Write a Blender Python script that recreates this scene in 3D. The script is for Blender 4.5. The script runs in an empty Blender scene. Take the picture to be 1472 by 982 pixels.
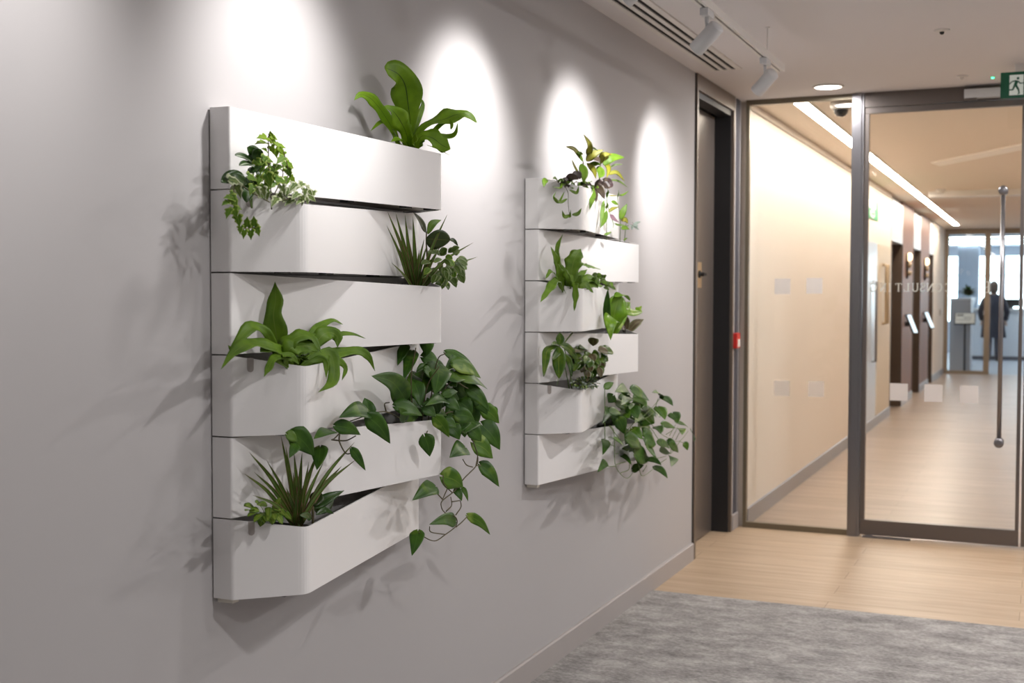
import bpy, bmesh, math, random
from mathutils import Vector, Matrix, noise
random.seed(7)
C = bpy.context.scene.collection
PI = math.pi
R = math.radians

# ------------------------------------------------------------------ camera (solved from the photograph)
F = 1749.27; YAW = 0.41247; PITCH = -0.03942; ROLL = 0.00197
CAM = Vector((1.78156, 0.0, 1.48371))
cy_, sy_ = math.cos(YAW), math.sin(YAW)
FW = Vector((-sy_*math.cos(PITCH), cy_*math.cos(PITCH), math.sin(PITCH)))
_rt = Vector((cy_, sy_, 0)); _up = _rt.cross(FW)
RT = math.cos(ROLL)*_rt + math.sin(ROLL)*_up
UP = -math.sin(ROLL)*_rt + math.cos(ROLL)*_up
H = 2.7           # ceiling
YP = 7.667        # glass partition
YC = 5.805        # carpet edge
WEND = 24.2       # far end of the corridor

def P(px, py, x):
    """place, at distance x from the planter wall, of a spot seen in the photo"""
    d = FW + RT*((px-736)/F) - UP*((py-491)/F)
    return CAM + d*((x-CAM.x)/d.x)

# ------------------------------------------------------------------ materials
MATS = {}
def mat(name, col, rough=0.5, metal=0.0, emis=None, estr=0, spec=0.5, coat=0):
    if name in MATS: return MATS[name]
    m = bpy.data.materials.new(name); m.use_nodes = True
    b = m.node_tree.nodes['Principled BSDF']
    b.inputs['Base Color'].default_value = (*col, 1)
    b.inputs['Roughness'].default_value = rough
    b.inputs['Metallic'].default_value = metal
    b.inputs['Specular IOR Level'].default_value = spec
    b.inputs['Coat Weight'].default_value = coat
    if emis:
        b.inputs['Emission Color'].default_value = (*emis, 1)
        b.inputs['Emission Strength'].default_value = estr
    MATS[name] = m
    return m

def nodes(m):
    return m.node_tree.nodes, m.node_tree.links, m.node_tree.nodes['Principled BSDF']

def ramp(ns, stops):
    r = ns.new('ShaderNodeValToRGB')
    while len(r.color_ramp.elements) < len(stops): r.color_ramp.elements.new(0.5)
    for e, (p, c) in zip(r.color_ramp.elements, stops):
        e.position = p; e.color = (*c, 1)
    return r

def wall_paint(name, col, bump=0.02):
    m = mat(name, col, 0.75, spec=0.25); ns, ls, b = nodes(m)
    tc = ns.new('ShaderNodeTexCoord'); n = ns.new('ShaderNodeTexNoise'); n.inputs['Scale'].default_value = 260
    bp = ns.new('ShaderNodeBump'); bp.inputs['Strength'].default_value = bump; bp.inputs['Distance'].default_value = 0.002
    ls.new(tc.outputs['Object'], n.inputs['Vector']); ls.new(n.outputs['Fac'], bp.inputs['Height']); ls.new(bp.outputs['Normal'], b.inputs['Normal'])
    return m

def wood_floor(name, cols, rough):
    m = mat(name, cols[1], rough); ns, ls, b = nodes(m)
    tc = ns.new('ShaderNodeTexCoord')
    mp = ns.new('ShaderNodeMapping'); mp.inputs['Scale'].default_value = (0.9, 9, 1)
    n = ns.new('ShaderNodeTexNoise'); n.inputs['Scale'].default_value = 2.2; n.inputs['Detail'].default_value = 7; n.inputs['Roughness'].default_value = 0.6
    ls.new(tc.outputs['Object'], mp.inputs['Vector']); ls.new(mp.outputs['Vector'], n.inputs['Vector'])
    r = ramp(ns, [(0.3, cols[0]), (0.52, cols[1]), (0.72, cols[2])])
    ls.new(n.outputs['Fac'], r.inputs['Fac'])
    br = ns.new('ShaderNodeTexBrick'); br.inputs['Scale'].default_value = 1
    br.inputs['Brick Width'].default_value = 1.7; br.inputs['Row Height'].default_value = 0.17
    br.inputs['Mortar Size'].default_value = 0.0022; br.inputs['Bias'].default_value = 0
    br.inputs['Color1'].default_value = (1, 1, 1, 1); br.inputs['Color2'].default_value = (0.86, 0.84, 0.82, 1); br.inputs['Mortar'].default_value = (0.6, 0.55, 0.5, 1)
    ls.new(tc.outputs['Object'], br.inputs['Vector'])
    mx = ns.new('ShaderNodeMix'); mx.data_type = 'RGBA'; mx.blend_type = 'MULTIPLY'; mx.inputs[0].default_value = 1
    ls.new(r.outputs['Color'], mx.inputs[6]); ls.new(br.outputs['Color'], mx.inputs[7]); ls.new(mx.outputs[2], b.inputs['Base Color'])
    return m

def carpet_mat():
    m = mat('carpet', (0.3, 0.29, 0.28), 0.95, spec=0.1); ns, ls, b = nodes(m)
    tc = ns.new('ShaderNodeTexCoord')
    mp = ns.new('ShaderNodeMapping'); mp.inputs['Scale'].default_value = (1, 1.7, 1)
    n1 = ns.new('ShaderNodeTexNoise'); n1.inputs['Scale'].default_value = 4.2; n1.inputs['Detail'].default_value = 10; n1.inputs['Roughness'].default_value = 0.80
    n2 = ns.new('ShaderNodeTexNoise'); n2.inputs['Scale'].default_value = 70; n2.inputs['Detail'].default_value = 3
    ls.new(tc.outputs['Object'], mp.inputs['Vector']); ls.new(mp.outputs['Vector'], n1.inputs['Vector']); ls.new(mp.outputs['Vector'], n2.inputs['Vector'])
    ad = ns.new('ShaderNodeMath'); ad.operation = 'MULTIPLY_ADD'; ad.inputs[1].default_value = 0.35
    ls.new(n2.outputs['Fac'], ad.inputs[0]); ls.new(n1.outputs['Fac'], ad.inputs[2])
    r = ramp(ns, [(0.50, (0.17, 0.162, 0.158)), (0.67, (0.32, 0.305, 0.295)), (0.84, (0.50, 0.48, 0.465))])
    ls.new(ad.outputs[0], r.inputs['Fac']); ls.new(r.outputs['Color'], b.inputs['Base Color'])
    bp = ns.new('ShaderNodeBump'); bp.inputs['Strength'].default_value = 0.6; bp.inputs['Distance'].default_value = 0.004
    ls.new(n2.outputs['Fac'], bp.inputs['Height']); ls.new(bp.outputs['Normal'], b.inputs['Normal'])
    return m

def glass_mat():
    m = bpy.data.materials.new('clear_glass'); m.use_nodes = True
    ns, ls = m.node_tree.nodes, m.node_tree.links; ns.clear()
    o = ns.new('ShaderNodeOutputMaterial'); t = ns.new('ShaderNodeBsdfTransparent'); g = ns.new('ShaderNodeBsdfGlossy')
    t.inputs['Color'].default_value = (0.96, 0.975, 0.97, 1); g.inputs['Roughness'].default_value = 0.02
    f = ns.new('ShaderNodeFresnel'); f.inputs['IOR'].default_value = 1.45
    ge = ns.new('ShaderNodeNewGeometry'); mx = ns.new('ShaderNodeMixShader'); mu = ns.new('ShaderNodeMath'); mu.operation = 'MULTIPLY'
    inv = ns.new('ShaderNodeMath'); inv.operation = 'SUBTRACT'; inv.inputs[0].default_value = 1
    ls.new(ge.outputs['Backfacing'], inv.inputs[1]); ls.new(f.outputs[0], mu.inputs[0]); ls.new(inv.outputs[0], mu.inputs[1])
    ls.new(mu.outputs[0], mx.inputs[0]); ls.new(t.outputs[0], mx.inputs[1]); ls.new(g.outputs[0], mx.inputs[2]); ls.new(mx.outputs[0], o.inputs[0])
    return m

def frosted(name, col, alpha):
    m = mat(name, col, 0.7); b = m.node_tree.nodes['Principled BSDF']; b.inputs['Alpha'].default_value = alpha
    return m

def leaf_mat(name, c0, c1, margin=None, mw=0.75, rib=None, mottled=None, rough=0.45, trans=0.22, ribw=0.07):
    """leaf green with noise, optional pale margin (|u|), midrib and mottling; UV.x = -1..1 across, UV.y = along"""
    m = mat(name, c0, rough+0.04, spec=0.30); ns, ls, b = nodes(m)
    tc = ns.new('ShaderNodeTexCoord'); n = ns.new('ShaderNodeTexNoise'); n.inputs['Scale'].default_value = 22; n.inputs['Detail'].default_value = 4
    ls.new(tc.outputs['Object'], n.inputs['Vector'])
    r = ramp(ns, [(0.35, c0), (0.66, c1)]); ls.new(n.outputs['Fac'], r.inputs['Fac']); col = r.outputs['Color']
    uv = ns.new('ShaderNodeUVMap'); sp = ns.new('ShaderNodeSeparateXYZ'); ls.new(uv.outputs[0], sp.inputs[0])
    ab = ns.new('ShaderNodeMath'); ab.operation = 'ABSOLUTE'; ls.new(sp.outputs[0], ab.inputs[0])
    def mixc(fac, c):
        nonlocal col
        mx = ns.new('ShaderNodeMix'); mx.data_type = 'RGBA'; ls.new(fac, mx.inputs[0]); ls.new(col, mx.inputs[6]); mx.inputs[7].default_value = (*c, 1); col = mx.outputs[2]
    def mr(src, a, bb):
        q = ns.new('ShaderNodeMapRange'); q.inputs[1].default_value = a; q.inputs[2].default_value = bb; ls.new(src, q.inputs[0]); return q.outputs[0]
    if mottled:
        n2 = ns.new('ShaderNodeTexNoise'); n2.inputs['Scale'].default_value = 16; n2.inputs['Detail'].default_value = 2
        mp = ns.new('ShaderNodeMapping'); mp.inputs['Scale'].default_value = (1, 1, 1); mp.inputs['Location'].default_value = (3.1, 7.7, 1.3)
        ls.new(tc.outputs['Object'], mp.inputs[0]); ls.new(mp.outputs[0], n2.inputs['Vector'])
        mixc(mr(n2.outputs['Fac'], 0.58, 0.66), mottled)
    if margin:
        n3 = ns.new('ShaderNodeTexNoise'); n3.inputs['Scale'].default_value = 60; ls.new(tc.outputs['Object'], n3.inputs['Vector'])
        ad = ns.new('ShaderNodeMath'); ad.operation = 'MULTIPLY_ADD'; ad.inputs[1].default_value = 0.5; ls.new(n3.outputs['Fac'], ad.inputs[0]); ls.new(ab.outputs[0], ad.inputs[2])
        mixc(mr(ad.outputs[0], mw+0.2, mw+0.32), margin)
    if rib: mixc(mr(ab.outputs[0], ribw, ribw*0.3), rib)
    ls.new(col, b.inputs['Base Color'])
    tr = ns.new('ShaderNodeBsdfTranslucent'); ls.new(col, tr.inputs['Color'])
    ms = ns.new('ShaderNodeMixShader'); ms.inputs[0].default_value = trans
    out = ns['Material Output']; ls.new(b.outputs[0], ms.inputs[1]); ls.new(tr.outputs[0], ms.inputs[2]); ls.new(ms.outputs[0], out.inputs[0])
    bp = ns.new('ShaderNodeBump'); bp.inputs['Strength'].default_value = 0.25; bp.inputs['Distance'].default_value = 0.002
    ls.new(n.outputs['Fac'], bp.inputs['Height']); ls.new(bp.outputs[0], b.inputs['Normal'])
    return m

M_WALL = wall_paint('grey_wall_paint', (0.465, 0.448, 0.45))
M_CEIL = wall_paint('ceiling_paint', (0.74, 0.71, 0.715))
M_CEIL2 = wall_paint('corridor_ceiling_paint', (0.76, 0.66, 0.56))
M_CREAM = wall_paint('cream_wall_panel', (0.84, 0.765, 0.695))
M_SKIRT = mat('skirting_grey', (0.40, 0.37, 0.36), 0.5)
M_SKIRT2 = mat('skirting_metal', (0.32, 0.31, 0.33), 0.35, 0.3)
M_WOOD = wood_floor('oak_floor', [(0.42, 0.295, 0.19), (0.50, 0.37, 0.25), (0.57, 0.44, 0.315)], 0.42)
M_WOOD2 = wood_floor('corridor_floor', [(0.33, 0.245, 0.19), (0.405, 0.315, 0.25), (0.46, 0.37, 0.30)], 0.34)
M_CARPET = carpet_mat()
M_GLASS = glass_mat()
M_WHITE = mat('white_powder_coat', (0.86, 0.845, 0.84), 0.42, spec=0.4)
M_LINER = mat('planter_liner', (0.42, 0.41, 0.40), 0.6)
M_SOIL = mat('dark_soil', (0.018, 0.013, 0.010), 0.95)
M_BLACK = mat('black_plastic', (0.012, 0.011, 0.011), 0.45)
M_GAUGE = mat('gauge_grey', (0.42, 0.38, 0.36), 0.35)
M_CLIP = mat('cream_plastic', (0.72, 0.68, 0.60), 0.45)
M_FRAME = mat('bronze_frame', (0.155, 0.135, 0.125), 0.32, 0.55)
M_STEEL = mat('brushed_steel', (0.24, 0.235, 0.25), 0.28, 0.85)
M_DOOR = mat('dark_door', (0.16, 0.135, 0.12), 0.33, 0.35)
M_DARK = mat('dark_reveal', (0.012, 0.012, 0.014), 0.5)
M_BRASS = mat('brass_plate', (0.55, 0.40, 0.24), 0.35, 0.6)
M_RED = mat('red_plastic', (0.60, 0.03, 0.025), 0.35)
M_LAMPW = mat('lamp_white', (0.62, 0.62, 0.63), 0.4)
M_TRIM = mat('white_trim', (0.74, 0.71, 0.68), 0.45)
M_SLOT = mat('slot_black', (0.008, 0.006, 0.005), 0.9)
M_GREEN = mat('sign_green', (0.0, 0.075, 0.038), 0.4, emis=(0.0, 0.12, 0.05), estr=0.08)
M_GREEN2 = mat('sign_green_bright', (0.02, 0.30, 0.10), 0.4, emis=(0.02, 0.35, 0.12), estr=0.5)
M_SIGNW = mat('sign_white', (0.75, 0.8, 0.76), 0.4, emis=(0.8, 0.9, 0.82), estr=0.15)
M_LEDG = mat('green_led', (0, 0.6, 0.2), 0.3, emis=(0.05, 1, 0.35), estr=6)
M_STRIP = mat('light_strip_emitter', (1, 1, 1), 0.5, emis=(1.0, 0.88, 0.755), estr=41)
M_DOWN = mat('downlight_emitter', (1, 1, 1), 0.5, emis=(1.0, 0.95, 0.90), estr=14)
M_SPOTE = mat('spot_emitter', (1, 1, 1), 0.5, emis=(1.0, 0.95, 0.9), estr=20)
M_ALERT = mat('bright_screen', (0.6, 0.7, 0.8), 0.3, emis=(0.72, 0.88, 1.0), estr=1.1)
M_LANT = mat('lantern_glow', (1, 0.8, 0.6), 0.3, emis=(1.0, 0.72, 0.45), estr=3.5)
M_BROWN = mat('brown_lift_wall', (0.23, 0.115, 0.08), 0.5)
M_LIFT = mat('bronze_lift_door', (0.10, 0.066, 0.045), 0.35, 0.4)
M_PANELW = mat('lintel_panel', (0.70, 0.73, 0.78), 0.3)
M_SILVER = mat('silver_panel', (0.62, 0.64, 0.68), 0.3, 0.4)
M_TAN = mat('tan_metal', (0.42, 0.32, 0.21), 0.35, 0.4)
M_FROST = frosted('frosted_film', (0.82, 0.77, 0.74), 0.88)
M_FROST2 = frosted('frosted_film_faint', (0.86, 0.82, 0.78), 0.38)
M_FROST3 = frosted('frosted_film_upper', (0.92, 0.88, 0.85), 0.7)
M_LETTER = frosted('vinyl_letter', (0.97, 0.92, 0.84), 0.98)
M_DESK = mat('desk_white', (0.72, 0.75, 0.80), 0.4)
M_OFFW = mat('office_wall', (0.66, 0.70, 0.76), 0.7)
M_OFFG = mat('office_grey_panel', (0.42, 0.42, 0.45), 0.5)
M_OFFF = mat('office_floor', (0.40, 0.42, 0.46), 0.4)
M_COAT = mat('dark_coat_cloth', (0.022, 0.022, 0.035), 0.85)
M_SKIN = mat('skin', (0.62, 0.40, 0.29), 0.5)
M_HAIR = mat('hair', (0.07, 0.04, 0.025), 0.6)
M_JEAN = mat('trousers_cloth', (0.05, 0.055, 0.08), 0.85)
M_SHOE = mat('shoe_leather', (0.02, 0.02, 0.02), 0.4)
M_STEM = mat('green_stem', (0.13, 0.20, 0.05), 0.5)
M_STEMD = mat('brown_stem', (0.09, 0.075, 0.03), 0.6)
M_PAPER = mat('sign_paper', (0.78, 0.74, 0.68), 0.6)
M_PRINT = mat('print_grey', (0.25, 0.22, 0.2), 0.6)

L_FERN = leaf_mat('fern_leaf', (0.135, 0.27, 0.006), (0.21, 0.38, 0.010), rib=(0.03, 0.07, 0.004), ribw=0.05)
L_FERN2 = leaf_mat('crisp_fern_leaf', (0.081, 0.1674, 0.0084), (0.1485, 0.27, 0.015), rib=(0.162, 0.2592, 0.03))
L_DRAC = leaf_mat('dracaena_leaf', (0.065, 0.14, 0.015), (0.11, 0.19, 0.022), margin=(0.21, 0.12, 0.06), mw=0.78, rib=(0.22, 0.28, 0.09), ribw=0.12)
L_POTH = leaf_mat('pothos_leaf', (0.0243, 0.081, 0.0072), (0.054, 0.135, 0.0108), rib=(0.0675, 0.162, 0.018), mottled=(0.0945, 0.1836, 0.015), rough=0.38, trans=0.12)
L_POTHV = leaf_mat('variegated_pothos_leaf', (0.054, 0.1404, 0.0072), (0.0945, 0.2052, 0.012), mottled=(0.22, 0.33, 0.05), rib=(0.135, 0.2376, 0.024), rough=0.38, trans=0.15)
L_IVYB = leaf_mat('young_ivy_leaf', (0.162, 0.3024, 0.009), (0.27, 0.4104, 0.024), rib=(0.3375, 0.486, 0.06), trans=0.3)
L_IVY = leaf_mat('ivy_leaf', (0.0675, 0.162, 0.009), (0.1215, 0.2376, 0.015), margin=(0.324, 0.432, 0.072), mw=0.72, rib=(0.2025, 0.324, 0.048))
L_IVYV = leaf_mat('variegated_ivy_leaf', (0.081, 0.1404, 0.03), (0.1485, 0.216, 0.048), margin=(0.52, 0.56, 0.36), mw=0.55, rib=(0.27, 0.324, 0.084))
L_DARK = leaf_mat('dark_glossy_leaf', (0.0162, 0.0486, 0.006), (0.0297, 0.081, 0.0084), rib=(0.0675, 0.108, 0.018), rough=0.25, trans=0.05)
L_DARKV = leaf_mat('dark_leaf_pale_centre', (0.0162, 0.0594, 0.0072), (0.0405, 0.1026, 0.012), rib=(0.5, 0.58, 0.42), ribw=0.3, rough=0.25, trans=0.05)
L_RUB = leaf_mat('rubber_leaf', (0.0189, 0.0378, 0.0048), (0.0297, 0.054, 0.0072), rib=(0.081, 0.0972, 0.018), rough=0.3, trans=0.03)
L_BUSH = leaf_mat('bushy_variegated_leaf', (0.054, 0.108, 0.015), (0.1013, 0.1728, 0.021), margin=(0.20, 0.26, 0.10), mw=0.62, rib=(0.162, 0.216, 0.042))
L_FITT = leaf_mat('fittonia_leaf', (0.135, 0.2376, 0.018), (0.243, 0.3456, 0.042), margin=(0.0945, 0.1944, 0.018), mw=0.7, rib=(0.432, 0.4968, 0.12))
L_YEL = leaf_mat('yellow_green_leaf', (0.27, 0.2592, 0.015), (0.34, 0.33, 0.05), margin=(0.1485, 0.1512, 0.018), mw=0.6, rib=(0.3, 0.33, 0.06), trans=0.3)
L_PURP = leaf_mat('purple_leaf', (0.045, 0.025, 0.028), (0.07, 0.05, 0.03), rough=0.4, trans=0.06)
L_MAUV = leaf_mat('mauve_leaf', (0.24, 0.13, 0.17), (0.3, 0.18, 0.22), trans=0.15)
L_SILV = leaf_mat('silvery_leaf', (0.26, 0.32, 0.28), (0.36, 0.42, 0.37), rib=(0.162, 0.216, 0.072), trans=0.1)
L_SCHE = leaf_mat('umbrella_leaf', (0.0297, 0.0918, 0.0072), (0.0945, 0.162, 0.0108), rib=(0.189, 0.2592, 0.03), rough=0.28)
L_BRIGHT = leaf_mat('bright_glossy_leaf', (0.1215, 0.27, 0.009), (0.189, 0.3564, 0.018), mottled=(0.324, 0.4536, 0.072), rib=(0.216, 0.3672, 0.036), rough=0.25, trans=0.25)
L_BRWN = leaf_mat('brown_leaf', (0.1, 0.07, 0.03), (0.15, 0.11, 0.05), margin=(0.2, 0.22, 0.1), mw=0.7, rib=(0.2, 0.22, 0.08))

# ------------------------------------------------------------------ helpers
def link(name, bm, m, parent=None, smooth=False, loc=(0, 0, 0)):
    me = bpy.data.meshes.new(name); bm.normal_update(); bm.to_mesh(me); bm.free()
    o = bpy.data.objects.new(name, me); C.objects.link(o)
    for mm in (m if isinstance(m, (list, tuple)) else [m]): me.materials.append(mm)
    if smooth:
        for p in me.polygons: p.use_smooth = True
    o.location = loc
    if parent: o.parent = parent
    return o
def empty(name, loc=(0, 0, 0)):
    o = bpy.data.objects.new(name, None); C.objects.link(o); o.location = loc; o.empty_display_size = 0.05
    return o
def tag(o, label, cat, group=None, kind=None):
    o['label'] = label; o['category'] = cat
    if group: o['group'] = group
    if kind: o['kind'] = kind
    return o
def structure(o, label=None):
    o['kind'] = 'structure'
    if label: o['label'] = label
    return o
def bx(bm, x0, x1, y0, y1, z0, z1):
    v = [bm.verts.new(p) for p in ((x0,y0,z0),(x1,y0,z0),(x1,y1,z0),(x0,y1,z0),(x0,y0,z1),(x1,y0,z1),(x1,y1,z1),(x0,y1,z1))]
    for f in ((0,3,2,1),(4,5,6,7),(0,1,5,4),(1,2,6,5),(2,3,7,6),(3,0,4,7)): bm.faces.new([v[i] for i in f])
    return v
def box(name, b, m, parent=None, bev=0.0, loc=(0, 0, 0)):
    bm = bmesh.new()
    for q in (b if isinstance(b[0], (list, tuple)) else [b]): bx(bm, *q)
    if bev > 0: bmesh.ops.bevel(bm, geom=bm.edges[:], offset=bev, segments=2, affect='EDGES', profile=0.6)
    return link(name, bm, m, parent, loc=loc)
def frame_axes(d):
    d = d.normalized(); a = Vector((0, 0, 1)) if abs(d.z) < 0.9 else Vector((1, 0, 0))
    s = d.cross(a).normalized(); return s, s.cross(d).normalized()
def spline(pts, n):
    """Catmull-Rom through pts, n samples"""
    pts = [Vector(p) for p in pts]
    if len(pts) == 2: return [pts[0].lerp(pts[1], i/(n-1)) for i in range(n)]
    q = [2*pts[0]-pts[1]] + pts + [2*pts[-1]-pts[-2]]
    out = []; m = len(pts)-1
    for i in range(n):
        t = i/(n-1)*m; k = min(int(t), m-1); u = t-k
        a, b, c, d = q[k], q[k+1], q[k+2], q[k+3]
        out.append(0.5*((2*b)+(c-a)*u+(2*a-5*b+4*c-d)*u*u+(3*b-3*c+d-a)*u**3))
    return out
def tube(bm, pts, r0, r1=None, seg=6, n=None, caps=True):
    r1 = r0 if r1 is None else r1
    ps = spline(pts, n) if n else [Vector(p) for p in pts]
    rings = []; s = None
    for i, p in enumerate(ps):
        d = (ps[min(i+1, len(ps)-1)]-ps[max(i-1, 0)])
        if d.length < 1e-7: d = Vector((0, 0, 1))
        d.normalize()
        if s is None: s, _ = frame_axes(d)
        s = (s-d*s.dot(d)); s = s.normalized() if s.length > 1e-4 else frame_axes(d)[0]
        u = s.cross(d); r = r0+(r1-r0)*i/max(1, len(ps)-1)
        rings.append([bm.verts.new(p+s*math.cos(2*PI*k/seg)*r+u*math.sin(2*PI*k/seg)*r) for k in range(seg)])
    for a, b in zip(rings, rings[1:]):
        for k in range(seg): bm.faces.new((a[k], a[(k+1) % seg], b[(k+1) % seg], b[k]))
    if caps: bm.faces.new(rings[0][::-1]); bm.faces.new(rings[-1])
def lathe(bm, prof, seg=32, origin=(0, 0, 0), axis=Vector((0, 0, 1)), close=True):
    """prof = [(r, h)] along axis"""
    axis = axis.normalized(); s, u = frame_axes(axis); o = Vector(origin); rings = []
    for r, h in prof:
        rings.append([bm.verts.new(o+axis*h+(s*math.cos(2*PI*k/seg)+u*math.sin(2*PI*k/seg))*max(r, 1e-4)) for k in range(seg)])
    for a, b in zip(rings, rings[1:]):
        for k in range(seg): bm.faces.new((a[k], a[(k+1) % seg], b[(k+1) % seg], b[k]))
    if close: bm.faces.new(rings[0][::-1]); bm.faces.new(rings[-1])
    bmesh.ops.recalc_face_normals(bm, faces=bm.faces[:])

# ------------------------------------------------------------------ room shell
XR, YB = 5.2, -3.0
structure(box('floor', (-0.34, XR, YC, YP, -0.1, 0.0), M_WOOD))
structure(box('floor', (-0.3, 2.6, YP, WEND, -0.1, 0.0), M_WOOD2))
box('floor', (0, XR, YB, YC, -0.1, -0.004), M_LINER)['kind'] = 'structure'
tag(box('carpet', (0.0, XR, YB, YC, -0.004, 0.004), M_CARPET), 'grey mottled carpet covering the near floor up to the timber', 'carpet', kind='structure')
box('ceiling', (-0.35, XR+0.1, YB-0.1, YP+0.03, H, H+0.1), M_CEIL)['kind'] = 'structure'
box('ceiling', (-0.3, 2.7, YP+0.03, WEND, H, H+0.1), M_CEIL2)['kind'] = 'structure'
Y_D0, Y_D1 = 6.585, 7.475
box('wall_left', (-0.15, 0, YB, Y_D0, -0.1, H), M_WALL)['kind'] = 'structure'
box('wall_left', (-0.15, 0, Y_D1, YP+0.03, -0.1, H), M_WALL)['kind'] = 'structure'
box('wall_left', (-0.35, -0.16, Y_D0-0.3, Y_D1+0.2, -0.1, H), M_DARK)['kind'] = 'structure'
box('wall_back', (-0.15, XR+0.1, YB-0.1, YB, -0.1, H), M_WALL)['kind'] = 'structure'
box('wall_right', (XR, XR+0.1, YB, YP+0.03, -0.1, H), M_WALL)['kind'] = 'structure'
box('wall_front', (2.62, XR, YP-0.03, YP+0.1, -0.1, H), M_WALL)['kind'] = 'structure'
def skirting(name, x, y0, y1, m, h=0.097, t=0.014):
    bm = bmesh.new()
    prof = [(0, 0.0), (t, 0.0), (t, h-0.006), (t-0.005, h), (0, h)]
    a = [bm.verts.new((x+p, y0, q)) for p, q in prof]; b = [bm.verts.new((x+p, y1, q)) for p, q in prof]
    for i in range(len(prof)): j = (i+1) % len(prof); bm.faces.new((a[i], a[j], b[j], b[i]))
    bm.faces.new(a[::-1]); bm.faces.new(b); bmesh.ops.recalc_face_normals(bm, faces=bm.faces[:])
    o = link(name, bm, m); o['kind'] = 'structure'; return o
skirting('baseboard_left', 0, YB, Y_D0-0.012, M_SKIRT)
skirting('baseboard_left', 0, Y_D1+0.03, YP-0.02, M_SKIRT)

# dark door in the left wall
d1 = empty('door_1', (0, Y_D0, 0)); structure(d1, 'dark bronze full height door recessed in the grey wall')
fw = 0.022
box('door_frame', [(-0.15, 0.012, 0, 0.03, 0, H-0.002), (-0.15, 0.012, Y_D1-Y_D0-0.03, Y_D1-Y_D0, 0, H-0.002), (-0.15, 0.012, 0.03, Y_D1-Y_D0-0.03, H-0.09, H-0.002)], mat('door_frame_bronze', (0.17, 0.135, 0.11), 0.4, 0.4), d1)
box('door_stop', [(-0.13, -0.004, Y_D1-Y_D0-0.045, Y_D1-Y_D0-0.031, 0, H-0.092), (-0.085, -0.004, 0.031, Y_D1-Y_D0-0.046, H-0.125, H-0.092)], M_DARK, d1)
box('shadow_gap', (-0.02, 0.003, -0.010, -0.001, 0.0, H-0.003), M_DARK, d1)
box('door_leaf', (-0.148, -0.105, 0.032, Y_D1-Y_D0-0.047, 0.006, H-0.127), M_DOOR, d1, 0.002)
pl = box('latch_plate', (-0.105, -0.101, 0.425, 0.545, 1.52, 1.672), M_BRASS, d1, 0.0015); pl['label'] = 'brass latch plate'
bm = bmesh.new(); lathe(bm, [(0.022, 0), (0.022, 0.008), (0.012, 0.012), (0.012, 0.03)], 20, (-0.101, 0.485, 1.60), Vector((1, 0, 0)))
bx(bm, -0.078, -0.068, 0.478, 0.535, 1.592, 1.608)
link('latch_lever', bm, M_DARK, pl)
pl.children[0].location = (0, 0, 0)

structure(box('trim_6', (0.0, 0.006, Y_D1+0.075, YP-0.045, 0.098, H), mat('pier_panel_grey', (0.085, 0.085, 0.105), 0.5)), 'blue grey vertical strip on the pier')
# red call point on the pier
cp = box('call_point', (0.0065, 0.034, 7.485, 7.575, 1.145, 1.24), M_RED, None, 0.004)
tag(cp, 'small red break-glass call point on the pier beside the dark door', 'call point')
box('window_pane', (0.0345, 0.036, 7.50, 7.56, 1.155, 1.20), M_TRIM, cp)

# ------------------------------------------------------------------ glass partition
def arc_pts(cx, cy, r0, r1, a0, a1, n=10):
    return [(cx+r0*math.cos(R(a0+(a1-a0)*i/n)), cy+r1*math.sin(R(a0+(a1-a0)*i/n))) for i in range(n+1)]
GLY = {  # strokes in a unit-high box: (points, width)
 'I': [([(0.2, 0), (0.2, 1)], .13), ([(0.05, 0.02), (0.35, 0.02)], .05), ([(0.05, .98), (0.35, .98)], .05)],
 'L': [([(0.15, 0), (0.15, 1)], .13), ([(0, 0.03), (0.6, 0.03)], .06), ([(0.6, 0.0), (0.6, 0.25)], .05), ([(0, .98), (0.3, .98)], .05)],
 'T': [([(0.35, 0), (0.35, 1)], .13), ([(0, .97), (0.7, .97)], .06), ([(0.02, 1), (0.0, .78)], .05), ([(0.68, 1), (0.7, .78)], .05), ([(0.2, 0.02), (0.5, 0.02)], .05)],
 'N': [([(0.12, 0), (0.12, 1)], .06), ([(0.1, 1), (0.7, 0)], .14), ([(0.7, 0), (0.7, 1)], .06), ([(0, .98), (0.15, .98)], .05), ([(0.58, .98), (0.84, .98)], .05), ([(0, 0.02), (0.25, 0.02)], .05)],
 'U': [([(0.12, 1), (0.12, .35)]+arc_pts(0.38, .32, .26, .30, 180, 360)[1:], .12), ([(0.64, .32), (0.64, 1)], .06), ([(0, .98), (0.25, .98)], .05), ([(0.52, .98), (0.76, .98)], .05)],
 'S': [(arc_pts(0.27, .75, .22, .23, 20, 250)+arc_pts(0.27, .25, .24, .24, 70, -160), .11)],
 'O': [(arc_pts(0.42, .5, .38, .48, 0, 360, 20), .11)],
 'C': [(arc_pts(0.42, .5, .38, .48, 50, 315, 16), .11), ([(0.68, .98), (0.68, .74)], .05)],
 'G': [(arc_pts(0.42, .5, .38, .48, 50, 320, 16), .11), ([(0.72, 0.05), (0.72, .42)], .11), ([(0.58, .42), (0.85, .42)], .05)],
 'E': [([(0.15, 0), (0.15, 1)], .13), ([(0, .03), (0.6, .03)], .06), ([(0, .97), (0.58, .97)], .06), ([(0.15, .5), (0.45, .5)], .05), ([(0.6, 0), (0.6, .22)], .05), ([(0.58, 1), (0.58, .78)], .05)],
}
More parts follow.
